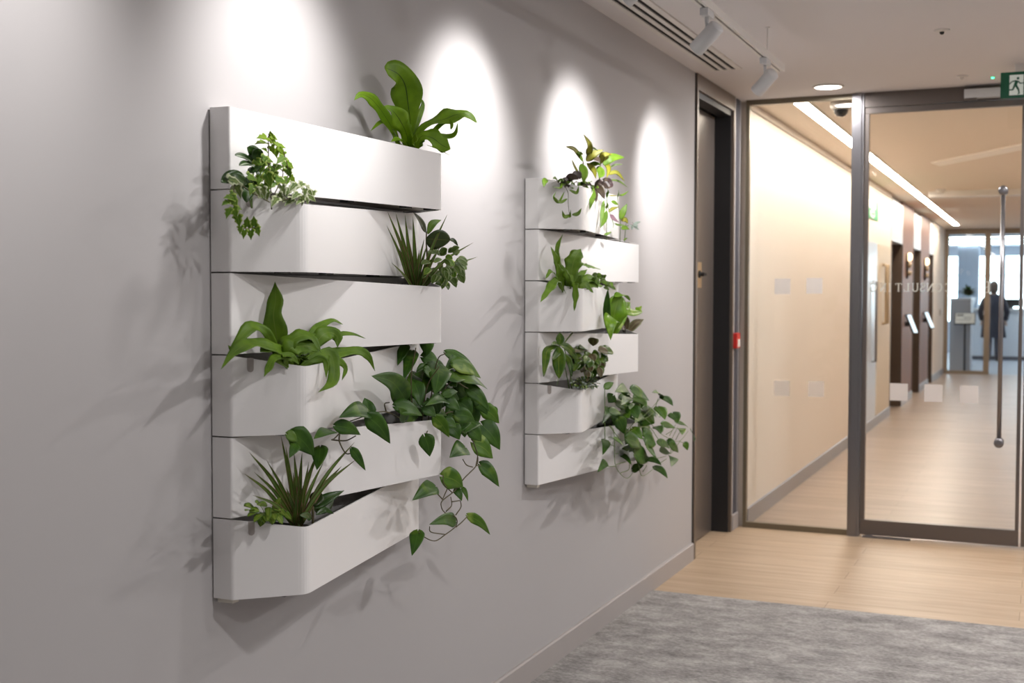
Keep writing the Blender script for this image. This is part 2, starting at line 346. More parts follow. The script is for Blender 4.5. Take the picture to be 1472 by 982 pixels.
def glyph(bm, ch, xr, z, h, y, t=0.001):
    """letter read from the corridor side: its left edge is at world x = xr and it runs towards -x"""
    for pts, w in GLY[ch]:
        for (a, b), (c, d) in zip(pts, pts[1:]):
            A = Vector((xr-a*h, 0, z+b*h)); B = Vector((xr-c*h, 0, z+d*h)); D = (B-A)
            if D.length < 1e-6: continue
            D.normalize(); N = Vector((D.z, 0, -D.x))*w*h/2; A = A-D*w*h*0.1; B = B+D*w*h*0.1
            vs = [bm.verts.new((q.x, yy, q.z)) for yy in (y, y+t) for q in (A+N, B+N, B-N, A-N)]
            for f in ((0,1,2,3),(7,6,5,4),(0,4,5,1),(1,5,6,2),(2,6,7,3),(3,7,4,0)): bm.faces.new([vs[i] for i in f])

w1 = empty('window_1', (0.04, YP, 0)); structure(w1, 'tall fixed glass pane beside the grey pier')
x0, x1 = 0.045, 0.69
box('window_frame', [(0, 0.022, -0.02, 0.02, 0, H), (0.022, x1-0.04, -0.02, 0.02, 0, 0.034), (0.022, x1-0.04, -0.02, 0.02, H-0.032, H)], mat('olive_bronze', (0.20, 0.17, 0.12), 0.35, 0.5), w1)
box('glass', (0.0225, x1-0.0405, -0.005, 0.005, 0.0345, H-0.0325), M_GLASS, w1)
for cx_, cz, m in ((0.276, 1.531, M_FROST3), (0.473, 1.535, M_FROST3), (0.278, 0.893, M_FROST2), (0.490, 0.895, M_FROST2)):
    box('frosted_square', (cx_-0.04-0.049, cx_-0.04+0.049, -0.0075, -0.0055, cz-0.049, cz+0.049), m, w1)
ml = box('trim_1', [(0.69, 0.762, YP-0.035, YP+0.035, 0, H), (0.704, 0.748, YP-0.043, YP-0.035, 0, H)], M_STEEL, None, 0.002); structure(ml, 'brushed steel post between fixed pane and door')
structure(box('trim_2', (0.764, 2.62, YP-0.03, YP+0.03, 2.612, H), M_FRAME), 'bronze header above the glass doors')
def glass_door(n, x0, x1, hx, text):
    d = empty('door_%d' % n, (x0, YP, 0)); w = x1-x0
    box('bottom_rail', (0.0, w, -0.022, 0.022, 0.012, 0.105), M_FRAME, d, 0.0015)
    box('top_rail', (0.0, w, -0.022, 0.022, 2.575, 2.609), M_FRAME, d, 0.0015)
    box('stile', (0, 0.025, -0.021, 0.021, 0.106, 2.574), M_FRAME, d)
    box('stile', (w-0.02, w, -0.021, 0.021, 0.106, 2.574), M_FRAME, d)
    box('glass', (0.0255, w-0.0205, -0.006, 0.006, 0.1055, 2.5745), M_GLASS, d)
    bm = bmesh.new(); tube(bm, [(hx-x0, -0.075, 0.612), (hx-x0, -0.075, 2.093)], 0.0125, seg=16)
    hd = link('pull_handle', bm, M_STEEL, d, True)
    for z in (0.622, 2.083):
        bm = bmesh.new(); lathe(bm, [(0.026, 0), (0.026, 0.012), (0.013, 0.016), (0.013, 0.070), (0.027, 0.074), (0.027, 0.096), (0.012, 0.098)], 24, (hx-x0, -0.0065, z), Vector((0, -1, 0)))
        link('handle_mount', bm, M_STEEL, hd, True)
    box('floor_pivot', [(0.02, 0.30, -0.055, -0.024, 0.0005, 0.010), (0.04, 0.075, -0.04, 0.02, 0.0005, 0.0118)], M_STEEL, d, 0.002)
    for k, cx_ in enumerate((0.982, 1.181, 1.38) if text else (2.0, 2.2, 2.4)):
        box('frosted_square', (cx_-x0-0.052, cx_-x0+0.052, -0.009, -0.0065, 0.893-0.052, 0.893+0.052), M_FROST, d)
    if text:
        bm = bmesh.new(); hh = 0.050
        # from the corridor this reads  L E  CONSULTING
        for ch, xr in (('C', 1.272), ('O', 1.220), ('N', 1.172), ('S', 1.122), ('U', 1.086), ('L', 1.034), ('T', 0.988), ('I', 0.930), ('N', 0.900), ('G', 0.842)):
            glyph(bm, ch, xr-x0, 1.500, hh, 0.0065)
        for ch, xr in (('L', 1.612), ('E', 1.488)):
            glyph(bm, ch, xr-x0, 1.494, 0.066, 0.0065)
        bmesh.ops.recalc_face_normals(bm, faces=bm.faces[:])
        link('lettering', bm, M_LETTER, d)
    return d
structure(glass_door(2, 0.765, 1.664, 1.551, True), 'glass door with lettering, three frosted squares and a long pull handle')
structure(glass_door(3, 1.676, 2.60, 1.80, False), 'second glass door at the right edge')
mg = box('door_magnet', [(1.33, 1.525, YP-0.085, YP-0.032, 2.624, 2.676)], M_LAMPW, None, 0.003)
tag(mg, 'pale grey door closer box on the header above the glass door', 'door closer')
box('arm_plate', (1.335, 1.40, YP-0.08, YP-0.04, 2.612, 2.623), M_FRAME, mg)

# exit sign in front of the header
def runner(bm, ox, oz, s, y, t, right=1):
    """running figure from polygons, plane at y"""
    def poly(pts):
        a = [bm.verts.new((ox+p*s*right, y, oz+q*s)) for p, q in pts]; b = [bm.verts.new((ox+p*s*right, y-t, oz+q*s)) for p, q in pts]
        n = len(pts); bm.faces.new(a); bm.faces.new(b[::-1])
        for i in range(n): j = (i+1) % n; bm.faces.new((a[i], a[j], b[j], b[i]))
    def limb(A, B, w0, w1):
        A = Vector(A); B = Vector(B); D = (B-A).normalized(); N = Vector((-D.y, D.x))
        poly([tuple(A+N*w0), tuple(A-N*w0), tuple(B-N*w1), tuple(B+N*w1)])
    poly([(0.60+0.075*math.cos(a*PI/6), 0.90+0.075*math.sin(a*PI/6)) for a in range(12)])
    limb((0.55, 0.78), (0.45, 0.50), 0.10, 0.075)
    limb((0.50, 0.78), (0.26, 0.72), 0.035, 0.03); limb((0.27, 0.73), (0.12, 0.55), 0.03, 0.025)
    limb((0.60, 0.75), (0.72, 0.60), 0.035, 0.03); limb((0.71, 0.61), (0.92, 0.62), 0.03, 0.025)
    limb((0.50, 0.50), (0.64, 0.25), 0.065, 0.045); limb((0.63, 0.28), (0.68, 0.02), 0.045, 0.035); limb((0.66, 0.03), (0.60, 0.0), 0.03, 0.03)
    limb((0.43, 0.50), (0.34, 0.28), 0.06, 0.04); limb((0.36, 0.27), (0.02, 0.26), 0.04, 0.03)
    bmesh.ops.recalc_face_normals(bm, faces=bm.faces[:])
YS = 7.0
sg = empty('exit_sign', (1.546, YS, 2.522)); tag(sg, 'green running man exit sign hanging above the glass door', 'exit sign')
box('sign_plate', (0, 0.27, -0.008, 0.008, 0, 0.136), M_GREEN, sg, 0.001)
box('door_panel', (0.044, 0.112, -0.0095, -0.0082, 0.014, 0.120), M_SIGNW, sg)
bm = bmesh.new(); runner(bm, 0.030, 0.018, 0.092, -0.0097, 0.001); link('running_figure', bm, M_GREEN, sg)
bm = bmesh.new(); bx(bm, 0.165, 0.225, -0.0095, -0.0082, 0.061, 0.075)
for s in (1, -1):
    vs = [bm.verts.new(q) for yy in (-0.0082, -0.0095) for q in ((0.228, yy, 0.068), (0.200, yy, 0.068+s*0.034), (0.216, yy, 0.068+s*0.034), (0.244, yy, 0.068))]
    for f in ((0,1,2,3),(7,6,5,4),(0,4,5,1),(1,5,6,2),(2,6,7,3),(3,7,4,0)): bm.faces.new([vs[i] for i in f])
link('arrow', bm, M_SIGNW, sg)
box('hanger', (0.07, 0.20, -0.012, 0.012, 0.1365, H-2.522), M_TRIM, sg)

# ceiling fittings of the lobby
def disc_light(name, x, y, r, label, cat='downlight', emit=M_DOWN, power=0, group=None, z=H, col=(1, .975, .965)):
    t = empty(name, (x, y, z)); tag(t, label, cat, group)
    bm = bmesh.new(); lathe(bm, [(r*0.86, -0.001), (r*0.90, -0.010), (r, -0.007), (r*1.03, -0.0005)], 40); link('bezel', bm, M_TRIM, t, True)
    bm = bmesh.new(); lathe(bm, [(r*0.84, -0.0015), (r*0.84, -0.006)], 40); link('diffuser', bm, emit, t)
    if power:
        ld = bpy.data.lights.new(name+'_lamp', 'AREA'); ld.shape = 'DISK'; ld.size = r*1.5; ld.energy = power; ld.color = col
        lo = bpy.data.objects.new('lamp', ld); C.objects.link(lo); lo.parent = t; lo.location = (0, 0, -0.014)
    return t
disc_light('recessed_downlight', 0.597, 7.315, 0.088, 'round glowing recessed downlight in the ceiling before the glass partition', power=15)
for i, (x, y) in enumerate([(2.3, 7.0), (2.0, 4.8), (3.7, 4.8), (2.2, 2.2), (3.9, 2.2), (2.2, -0.6), (3.9, -0.6), (3.9, 7.0)]):  # unseen downlights added as general fill for the lobby
    disc_light('recessed_downlight', x, y, 0.088, 'unseen round downlight added to the lobby ceiling as fill light', power=22 if y > 1 else 9, group='added fill downlights over the lobby')
for (x, y, r, lab, nm) in ((1.326, 5.97, 0.036, 'small round sensor in the open lobby ceiling', 'ceiling_sensor'), (1.337, 7.26, 0.032, 'faint white disc sensor near the green indicator', 'ceiling_sensor')):
    t = empty(nm, (x, y, H)); tag(t, lab, 'sensor')
    bm = bmesh.new(); lathe(bm, [(r, 0), (r*0.96, -0.005), (r*0.5, -0.009)], 28); link('plate', bm, M_TRIM, t, True)
    bm = bmesh.new(); lathe(bm, [(r*0.3, -0.0095), (r*0.25, -0.018), (r*0.1, -0.022)], 16); link('lens', bm, M_BLACK if r > .035 else M_TRIM, t, True)
t = empty('indicator_light', (1.493, 7.348, H)); tag(t, 'tiny green indicator light on the ceiling next to the exit sign', 'indicator light')
bm = bmesh.new(); lathe(bm, [(0.014, 0), (0.013, -0.005)], 20); link('plate', bm, M_TRIM, t)
bm = bmesh.new(); lathe(bm, [(0.008, -0.0055), (0.007, -0.010), (0.003, -0.012)], 14); link('lens', bm, M_LEDG, t, True)

# slot diffuser
sd = empty('slot_diffuser', (0.18, 3.5, H)); tag(sd, 'long white ceiling air diffuser with three black slots above the wall', 'air diffuser')
y0, y1 = -2.5, 3.03
bars = [(-0.080, -0.054), (-0.032, -0.010), (0.012, 0.034), (0.056, 0.085)]
box('frame', [(a, b, y0, y1, -0.008, -0.0005) for a, b in bars]+[(-0.080, 0.085, y1, y1+0.02, -0.008, -0.0005), (-0.080, 0.085, y0-0.02, y0, -0.008, -0.0005)], M_TRIM, sd)
for a in (-0.054, -0.010, 0.034): box('slot', (a+0.0002, a+0.0218, y0, y1, -0.003, -0.0006), M_SLOT, sd)

# lighting track with spotlights
TX, TZ = 0.60, 2.55
tr = empty('lighting_track', (TX, 3.0, TZ)); tag(tr, 'white suspended lighting track running parallel to the planter wall', 'lighting track')
box('rail', [(-0.017, -0.005, -2.6, 2.92, 0, 0.032), (0.005, 0.017, -2.6, 2.92, 0, 0.032), (-0.005, 0.005, -2.6, 2.92, 0.018, 0.032)], M_TRIM, tr)
box('conductor_slot', (-0.0048, 0.0048, -2.59, 2.9, 0.014, 0.0178), M_SLOT, tr)
for yy in (2.60, 0.3, -2.0):
    bm = bmesh.new(); tube(bm, [(0, yy, 0.032), (0, yy, H-TZ-0.004)], 0.003, seg=8); lathe(bm, [(0.012, 0), (0.012, 0.004)], 16, (0, yy, H-TZ-0.004)); link('suspension_rod', bm, M_TRIM, tr)
spots = [(1.66, 1.64, ''), (2.56, 2.56, ''), (3.68, 3.68, ''), (4.52, 4.72, 'nearer white cylinder spotlight in view on the ceiling track'), (5.56, 5.93, 'farther white cylinder spotlight in view, near the end of the track')]
for y, ya, lab in spots:
    t = empty('track_spotlight', (TX, y, TZ))
    tag(t, lab or 'white cylinder spotlight on the track above the near planters', 'spotlight', None if lab else 'spotlights over the near planters')
    box('adapter', (-0.016, 0.016, -0.045, 0.045, -0.028, -0.0005), M_LAMPW, t, 0.002)
    bm = bmesh.new(); tube(bm, [(0, 0, -0.028), (0, 0, -0.052)], 0.008, seg=12); link('stem', bm, M_LAMPW, t, True)
    c = Vector((0.0, 0, -0.105)); tgt = Vector((0.0, ya, 1.95)); d = (tgt-(Vector((TX, y, TZ))+c)).normalized()
    bm = bmesh.new(); lathe(bm, [(0.025, -0.062), (0.030, -0.057), (0.031, 0.060), (0.030, 0.062), (0.0275, 0.060), (0.027, 0.050)], 32, c, d); link('lamp_head', bm, M_LAMPW, t, True)
    bm = bmesh.new(); tube(bm, [(0, 0, -0.050), (0, 0, -0.075)], 0.006, seg=10); link('pivot', bm, M_LAMPW, t, True)
    bm = bmesh.new(); lathe(bm, [(0.026, 0.050), (0.026, 0.054)], 24, c, d); link('lens', bm, M_SPOTE, t)
    ld = bpy.data.lights.new('spot', 'SPOT'); ld.energy = 24 if y < 2 else (38 if y < 3 else 56); ld.spot_size = R(82); ld.spot_blend = 1.0; ld.shadow_soft_size = 0.05; ld.color = (1, 0.975, 0.96)
    lo = bpy.data.objects.new('lamp', ld); C.objects.link(lo); lo.parent = t; lo.location = c+d*0.072
    lo.rotation_euler = d.to_track_quat('-Z', 'Y').to_euler()

# ------------------------------------------------------------------ corridor behind the glass
XW = 0.05
LIFTS = [(15.5, 16.77), (18.25, 19.30), (20.86, 21.53)]
ZL = 2.14
bm = bmesh.new()
bx(bm, -0.10, XW, YP+0.035, LIFTS[0][0], 0, H); bx(bm, -0.10, XW, LIFTS[2][1], WEND, 0, H)
link('wall_corridor', bm, M_CREAM)['kind'] = 'structure'
box('wall_corridor', [(-0.10, XW, LIFTS[0][1], LIFTS[1][0], 0, H), (-0.10, XW, LIFTS[1][1], LIFTS[2][0], 0, H)], M_BROWN)['kind'] = 'structure'
box('wall_corridor', (2.6, 2.7, YP+0.1, WEND, 0, H), M_CREAM)['kind'] = 'structure'
box('wall_corridor', (-0.40, -0.30, LIFTS[0][0]-0.3, LIFTS[2][1]+0.3, 0, H), M_DARK)['kind'] = 'structure'
for i, (a, b) in enumerate(LIFTS):
    t = empty('lift_portal', (XW, a, 0))
    tag(t, ['nearest dark bronze lift doorway with pale panel above', 'middle dark bronze lift doorway between two brown piers', 'farthest dark bronze lift doorway before the cream wall'][i], 'lift doorway')
    box('lintel_panel', (-0.12, 0.006, 0.02, b-a-0.02, ZL, H-0.05), M_PANELW, t, 0.003)
    box('lift_door', [(-0.24, -0.22, 0.02, (b-a)/2-0.002, 0, ZL-0.004), (-0.24, -0.22, (b-a)/2+0.002, b-a-0.02, 0, ZL-0.004)], M_LIFT, t)
    box('door_surround', [(-0.26, 0.010, 0.0, 0.018, 0, ZL), (-0.26, 0.010, b-a-0.018, b-a, 0, ZL), (-0.26, -0.13, 0.02, b-a-0.02, ZL, ZL+0.04)], M_LIFT, t)
for a, b in ((YP+0.04, LIFTS[0][0]), (LIFTS[0][1], LIFTS[1][0]), (LIFTS[1][1], LIFTS[2][0]), (LIFTS[2][1], WEND)):
    skirting('baseboard_corridor', XW, a, b, M_SKIRT2, 0.11, 0.012)
for y, lab in ((17.35, 'on the brown pier between the first two lifts'), (20.0, 'on the brown pier between the last two lifts')):
    t = empty('lift_lantern', (XW, y, 1.9)); tag(t, 'dark lift lantern with warm glowing top '+lab, 'lantern')
    box('backplate', (0, 0.02, -0.05, 0.05, -0.20, 0.13), M_SLOT, t, 0.004)
    for dz, m, r in ((0.09, M_LANT, 0.055), (-0.02, M_TAN, 0.035), (-0.13, M_TAN, 0.035)):
        bm = bmesh.new(); lathe(bm, [(r, 0.02), (r, 0.05), (r*0.6, 0.07)], 20, (0, 0, dz), Vector((1, 0, 0))); link('globe' if m is M_LANT else 'indicator', bm, m, t, True)
    t = empty('lift_call_station', (XW, y-0.1, 1.08)); tag(t, 'slanted bright lift call screen '+lab, 'call screen')
    box('wall_arm', (0.0, 0.05, -0.02, 0.02, -0.03, 0.03), M_SLOT, t)
    hs = box('housing', (-0.012, 0.012, -0.06, 0.06, -0.14, 0.14), M_SLOT, t, 0.003); hs.location = (0.085, 0, 0); hs.rotation_euler = (0, R(-24), R(-22))
    box('screen', (0.0125, 0.0145, -0.052, 0.052, -0.13, 0.13), M_ALERT, hs)
# service door with pull handle and a tan pull on the next leaf
d4 = empty('door_4', (XW, 13.33, 0)); structure(d4, 'pale silver service door in the cream corridor wall')
box('door_leaf', (0.0, 0.012, 0.0, 0.77, 0.112, 2.05), M_SILVER, d4, 0.002)
bm = bmesh.new(); tube(bm, [(0.0, 0.42, 0.75), (0.05, 0.42, 0.75), (0.05, 0.42, 1.62), (0.0, 0.42, 1.62)], 0.014, seg=10); link('pull_handle', bm, M_STEEL, d4, True)
box('door_leaf', (0.0, 0.010, 0.84, 2.10, 0.112, 2.05), mat('cream_door', (0.74, 0.64, 0.50), 0.5), d4, 0.002)
bm = bmesh.new(); tube(bm, [(0.0, 1.30, 1.15), (0.06, 1.30, 1.15), (0.06, 1.30, 1.82), (0.0, 1.30, 1.82)], 0.028, seg=10); h4 = link('pull_handle', bm, M_TAN, d4, True); h4['label'] = 'tan metal pull handle'
s2 = box('exit_sign', (XW+0.0, XW+0.012, 13.10, 14.12, 2.30, 2.505), M_GREEN2, None, 0.002)
tag(s2, 'green exit sign with white arrow on the cream corridor wall', 'exit sign')
bm = bmesh.new(); bx(bm, XW+0.0125, XW+0.014, 13.15, 13.88, 2.405, 2.492); link('door_panel', bm, M_SIGNW, s2)
bm = bmesh.new(); lathe(bm, [(0.045, 0.0125), (0.045, 0.0135)], 24, (XW, 13.62, 2.35), Vector((1, 0, 0)))
for v in bm.verts: v.co.y = 13.62+(v.co.y-13.62)*4.6
link('arrow_disc', bm, M_SIGNW, s2)
bm = bmesh.new()
vs = [bm.verts.new((XW+0.0142, y, z)) for y, z in ((13.50, 2.358), (13.66, 2.358), (13.66, 2.375), (13.78, 2.35), (13.66, 2.325), (13.66, 2.342), (13.50, 2.342))]; bm.faces.new(vs)
r = bmesh.ops.extrude_face_region(bm, geom=bm.faces[:]); [setattr(v.co, 'x', v.co.x+0.001) for v in r['geom'] if isinstance(v, bmesh.types.BMVert)]
bmesh.ops.recalc_face_normals(bm, faces=bm.faces[:]); link('arrow', bm, M_GREEN2, s2)
sw = box('light_switch', (XW, XW+0.012, 23.1, 23.22, 1.10, 1.22), M_TAN, None, 0.003); tag(sw, 'small switch plate on the cream wall at the corridor end', 'switch')
box('rocker', (XW+0.0125, XW+0.018, 23.13, 23.19, 1.13, 1.19), M_STEEL, sw)
# linear ceiling light
ls = empty('linear_ceiling_light', (0.345, 15.2, H)); tag(ls, 'long warm white light strip running down the corridor ceiling', 'ceiling light')
box('housing', [(-0.056, -0.045, -7.45, 7.45, -0.010, -0.0005), (0.045, 0.056, -7.45, 7.45, -0.010, -0.0005)], M_TRIM, ls)
box('diffuser', (-0.0445, 0.0445, -7.44, 7.44, -0.009, -0.001), M_STRIP, ls)
structure(box('trim_3', (XW, XW+0.012, YP+0.04, LIFTS[0][0], H-0.052, H-0.046), mat('shadow_line', (0.42, 0.36, 0.29), 0.6)))
cam = empty('dome_camera', (0.575, 7.96, H)); tag(cam, 'small white dome security camera on the corridor ceiling', 'security camera')
bm = bmesh.new(); lathe(bm, [(0.068, -0.0005), (0.068, -0.028), (0.060, -0.042), (0.048, -0.046)], 32); link('base', bm, M_TRIM, cam, True)
bm = bmesh.new(); lathe(bm, [(0.046, -0.0465)]+[(0.046*math.cos(a*PI/16), -0.0465-0.046*math.sin(a*PI/16)) for a in range(1, 8)], 28); link('dome', bm, mat('smoked_dome', (0.02, 0.02, 0.02), 0.12), cam, True)
def UC(px, py, z=H):
    d = FW + RT*((px-736)/F) - UP*((py-491)/F); return CAM + d*((z-CAM.z)/d.z)
a, b = UC(1338, 233), UC(1478, 204); wdt = Vector((0.06, 0.30, 0))
bm = bmesh.new()
lo_ = [bm.verts.new((p.x, p.y, H-0.012)) for p in (a, b, b+wdt, a+wdt)]; hi_ = [bm.verts.new((p.x, p.y, H-0.0005)) for p in (a, b, b+wdt, a+wdt)]
bm.faces.new(lo_); bm.faces.new(hi_[::-1])
for i in range(4): bm.faces.new((lo_[i], lo_[(i+1) % 4], hi_[(i+1) % 4], hi_[i]))
bmesh.ops.recalc_face_normals(bm, faces=bm.faces[:])
structure(link('light_streak_strip', bm, mat('light_streak_paint', (0.92, 0.86, 0.78), 0.5)), 'pale strip imitating a diagonal light streak on the corridor ceiling')  # light streak on the ceiling, put in as a thin pale strip
q = UC(1400, 273)
structure(box('trim_5', (0.5, 2.6, q.y, q.y+0.25, H-0.07, H), M_TRIM), 'pale crosswise ceiling step in the corridor')
q2 = UC(1352, 272)
t = empty('smoke_detector', (q2.x, q.y-0.25, H)); tag(t, 'small white smoke detector on the corridor ceiling by the step', 'smoke detector')
bm = bmesh.new(); lathe(bm, [(0.055, 0), (0.055, -0.02), (0.03, -0.045)], 24); link('body', bm, M_TRIM, t, True)
for y in (9.5, 13.0, 17.0, 21.0):
    disc_light('recessed_downlight', 2.1, y, 0.08, 'round recessed downlight on the right side of the corridor ceiling', power=5, group='corridor downlights', col=(1, .90, .78))

# end of the corridor: glazed screen, office
es = empty('window_2', (XW, WEND, 0)); structure(es, 'glazed screen at the far end of the corridor')
xm = [P(1364, 430, 0).x]
def XE(px, y=WEND):
    d = FW + RT*((px-736)/F) - UP*((430-491)/F); return (CAM + d*(y/d.y)).x
m1 = XE(1419)
fr = mat('end_frame', (0.30, 0.24, 0.18), 0.4, 0.4)
box('window_frame', [(0, 0.07, -0.03, 0.03, 0, H), (m1-XW-0.05, m1-XW+0.05, -0.03, 0.03, 0, H-0.1), (0.07, 2.65, -0.03, 0.03, H-0.1, H), (0.07, m1-XW-0.05, -0.03, 0.03, 0, 0.06)], fr, es)
box('glass', [(0.071, m1-XW-0.051, -0.004, 0.004, 0.061, H-0.101), (m1-XW+0.051, 2.65, -0.004, 0.004, 0.011, H-0.101)], M_GLASS, es)
YO = 33.0
structure(box('floor', (-2.5, 4.5, WEND, YO, -0.1, 0.0), M_OFFF)); structure(box('ceiling', (-2.5, 4.5, WEND, YO, H, H+0.1), M_OFFW))
structure(box('wall_office', (-2.6, -2.5, WEND, YO, 0, H), M_OFFW)); structure(box('wall_office', (4.5, 4.6, WEND, YO, 0, H), M_OFFW))
structure(box('wall_office', [(-2.5, 4.5, YO, YO+0.1, 0, 0.75), (-2.5, -0.9, YO, YO+0.1, 0.75, H), (-2.5, 4.5, YO, YO+0.1, 2.45, H)], M_OFFW))
structure(box('wall_office', [(-2.5, -0.1, WEND-0.1, WEND, 0, H), (2.7, 4.5, WEND-0.1, WEND, 0, H)], M_OFFW))
wf = empty('window_3', (-0.9, YO, 0.75)); structure(wf, 'bright office window beyond the reception')
box('window_frame', [(i*0.86, i*0.86+0.05, 0.0, 0.06, 0, 1.70) for i in range(7)]+[(0, 5.4, 0.0, 0.06, -0.001, 0.05), (0, 5.4, 0, 0.06, 1.2, 1.23)], M_OFFW, wf)
box('glass', (0, 5.4, 0.065, 0.070, 0, 1.7), M_GLASS, wf)
for i in range(4):
    y = 25.4+i*1.7
    t = empty('office_light', (0.9, y, H)); tag(t, 'slim white linear light across the office ceiling', 'ceiling light', 'office ceiling lights')
    box('housing', (-2.2, 2.2, -0.06, 0.06, -0.03, -0.0005), M_TRIM, t); box('diffuser', (-2.19, 2.19, -0.045, 0.045, -0.034, -0.0305), mat('office_emitter', (1, 1, 1), .5, emis=(0.86, 0.93, 1.0), estr=22), t)
def at(px, py, z=0.0): return UC(px, py, z)
g0, g1 = XE(1366, 25.2), XE(1396, 25.2)
gp = box('tall_cabinet', (g0, g1, 25.2, 25.9, 0, 1.38), M_OFFG, None, 0.005); tag(gp, 'grey waist-high cabinet block behind the glass at the corridor end', 'cabinet')
box('top_panel', (g0-0.01, g1+0.01, 25.18, 25.92, 1.3805, 1.41), M_DESK, gp)
k0, k1 = XE(1397, 29.5), XE(1500, 29.5)
PQ = at(1427, 519)
rd = empty('reception_desk', ((k0+k1)/2, PQ.y+0.85, 0)); tag(rd, 'long white reception desk behind the glazed screen', 'desk'); w = (k1-k0)/2
box('front_panel', (-w, w, -0.3, 0.3, 0.08, 1.12), M_DESK, rd, 0.004); box('plinth', (-w+0.02, w-0.02, -0.28, 0.28, 0, 0.079), mat('plinth_dark', (0.1, 0.11, 0.14), 0.4), rd)
box('counter', (-w-0.03, w+0.03, -0.36, 0.36, 1.1205, 1.16), M_TRIM, rd, 0.004)
mo = empty('desk_monitor', (XE(1452, 29.6), PQ.y+0.85, 1.1605)); tag(mo, 'dark low monitor lying behind the person on the reception counter', 'monitor')
box('screen', (-0.28, 0.28, -0.02, 0.02, 0.05, 0.22), M_BLACK, mo, 0.003); box('stand', (-0.06, 0.06, -0.06, 0.06, 0, 0.049), M_BLACK, mo)
pw = box('office_column', (XE(1376, 30.5), XE(1406, 30.5), 30.5, 31.0, 0, H), mat('column_blue_grey', (0.40, 0.47, 0.56), 0.6)); tag(pw, 'blue grey office column behind the small green plant', 'column')

# sign stand
S0 = at(1386, 535); st = empty('sign_stand', (S0.x, S0.y, 0)); tag(st, 'black floor stand with tilted printed sign at the corridor end', 'sign stand')
bm = bmesh.new(); lathe(bm, [(0.20, 0), (0.20, 0.010), (0.19, 0.014)], 32); link('base', bm, M_BLACK, st)
bm = bmesh.new(); tube(bm, [(0, 0, 0.014), (0, 0, 0.93)], 0.018, seg=12); link('pole', bm, M_BLACK, st, True)
bo = box('sign_board', (-0.19, 0.19, -0.012, 0.012, -0.14, 0.14), M_BLACK, st, 0.003); bo.location = (0, 0, 1.02); bo.rotation_euler = (R(-40), 0, 0)
box('printed_sheet', (-0.175, 0.175, -0.0145, -0.0125, -0.125, 0.125), M_PAPER, bo)
box('print', [(-0.15, -0.03, -0.0155, -0.0147, 0.05, 0.10), (-0.02, 0.10, -0.0155, -0.0147, 0.02, 0.03), (-0.02, 0.12, -0.0155, -0.0147, -0.01, 0.0), (-0.15, 0.1, -0.0155, -0.0147, -0.05, -0.04)], M_PRINT, bo)

# ------------------------------------------------------------------ leaves
SH = {
 'strap': lambda t: min(1, (t/0.35)**0.6)*(1-max(0, (t-0.55)/0.45)**1.8) if t > 0 else 0.12,
 'blade': lambda t: (0.55+0.45*min(1, t/0.3))*(1-t**2.2),
 'oval': lambda t: math.sin(PI*min(1, max(0, t))**0.9)**0.7 if 0 < t < 1 else 0.03,
 'lance': lambda t: math.sin(PI*t**0.75)**0.9 if 0 < t < 1 else 0.04,
 'heart': lambda t: (min(1, (t/0.22))**0.5*(1-max(0, (t-0.22)/0.78)**1.55)) if t > 0 else 0.1,
 'paddle': lambda t: 0.22+0.78*math.sin(PI*min(1, max(0, (t-0.15)/0.85))**1.25)**0.9*(1-t)**0.12 if t < 0.98 else 0.06,
}
IVY = [(0, .30), (.10, .85), (.20, 1.0), (.30, .62), (.40, .60), (.50, .70), (.62, .42), (.8, .2), (1, .02)]
def interp(tab, t):
    for (a, x), (b, y) in zip(tab, tab[1:]):
        if t <= b: return x+(y-x)*(t-a)/(b-a)
    return tab[-1][1]
SH['ivy'] = lambda t: interp(IVY, t)
VIEWUP = Vector((0.48, -0.78, 0.36))
def leaf(bm, pts, w, shape='strap', face=None, fold=0.15, wave=0.0, freq=5, n=None, back=0.0, mi=0, twist=0.0, ruffle=0.0, xmin=0.012):
    """leaf blade along pts; w = full width in metres; face = direction its upper side looks"""
    n = n or max(7, min(20, int(sum((Vector(a)-Vector(b)).length for a, b in zip(pts, pts[1:]))/0.008)+5))
    if shape == 'ivy': n = 11
    ps = spline(pts, n); f0 = (Vector(face) if face else VIEWUP).normalized()
    uvl = bm.loops.layers.uv.verify(); sh = SH[shape]; ph = random.uniform(0, 6.28); rows = []
    us = (-1, -0.55, 0, 0.55, 1); L = sum((a-b).length for a, b in zip(ps, ps[1:]))
    for i, p in enumerate(ps):
        t = i/(n-1); d = (ps[min(i+1, n-1)]-ps[max(i-1, 0)]).normalized()
        f = f0
        s = d.cross(f)
        if s.length < 0.15: s = d.cross(f0+Vector((0, 0, 1))*0.5)
        s.normalize(); nn = s.cross(d).normalized()
        if twist:
            q = Matrix.Rotation(twist*t, 3, d); s = q @ s; nn = q @ nn
        hw = w*0.5*sh(t)*(1+ruffle*math.sin(t*freq*4.3+ph))
        row = []
        for u in us:
            off = s*u*hw+nn*(fold*abs(u)*hw) + nn*(wave*w*math.sin(t*freq*2*PI+ph+(1.6 if u > 0 else 0))*u*abs(u)*sh(t))
            q = p+off-d*(back*w*abs(u)**1.3*max(0, 1-t*2.6))
            if q.x < xmin: q.x = xmin
            row.append((bm.verts.new(q), u, t))
        rows.append(row)
    for a, b in zip(rows, rows[1:]):
        for k in range(4):
            vs = (a[k], a[k+1], b[k+1], b[k])
            try: fc = bm.faces.new([v[0] for v in vs])
            except ValueError: continue
            fc.material_index = mi; fc.smooth = True
            for lp, v in zip(fc.loops, vs): lp[uvl].uv = (v[1], v[2])
def dep(p): return (Vector(p)-CAM).dot(FW)

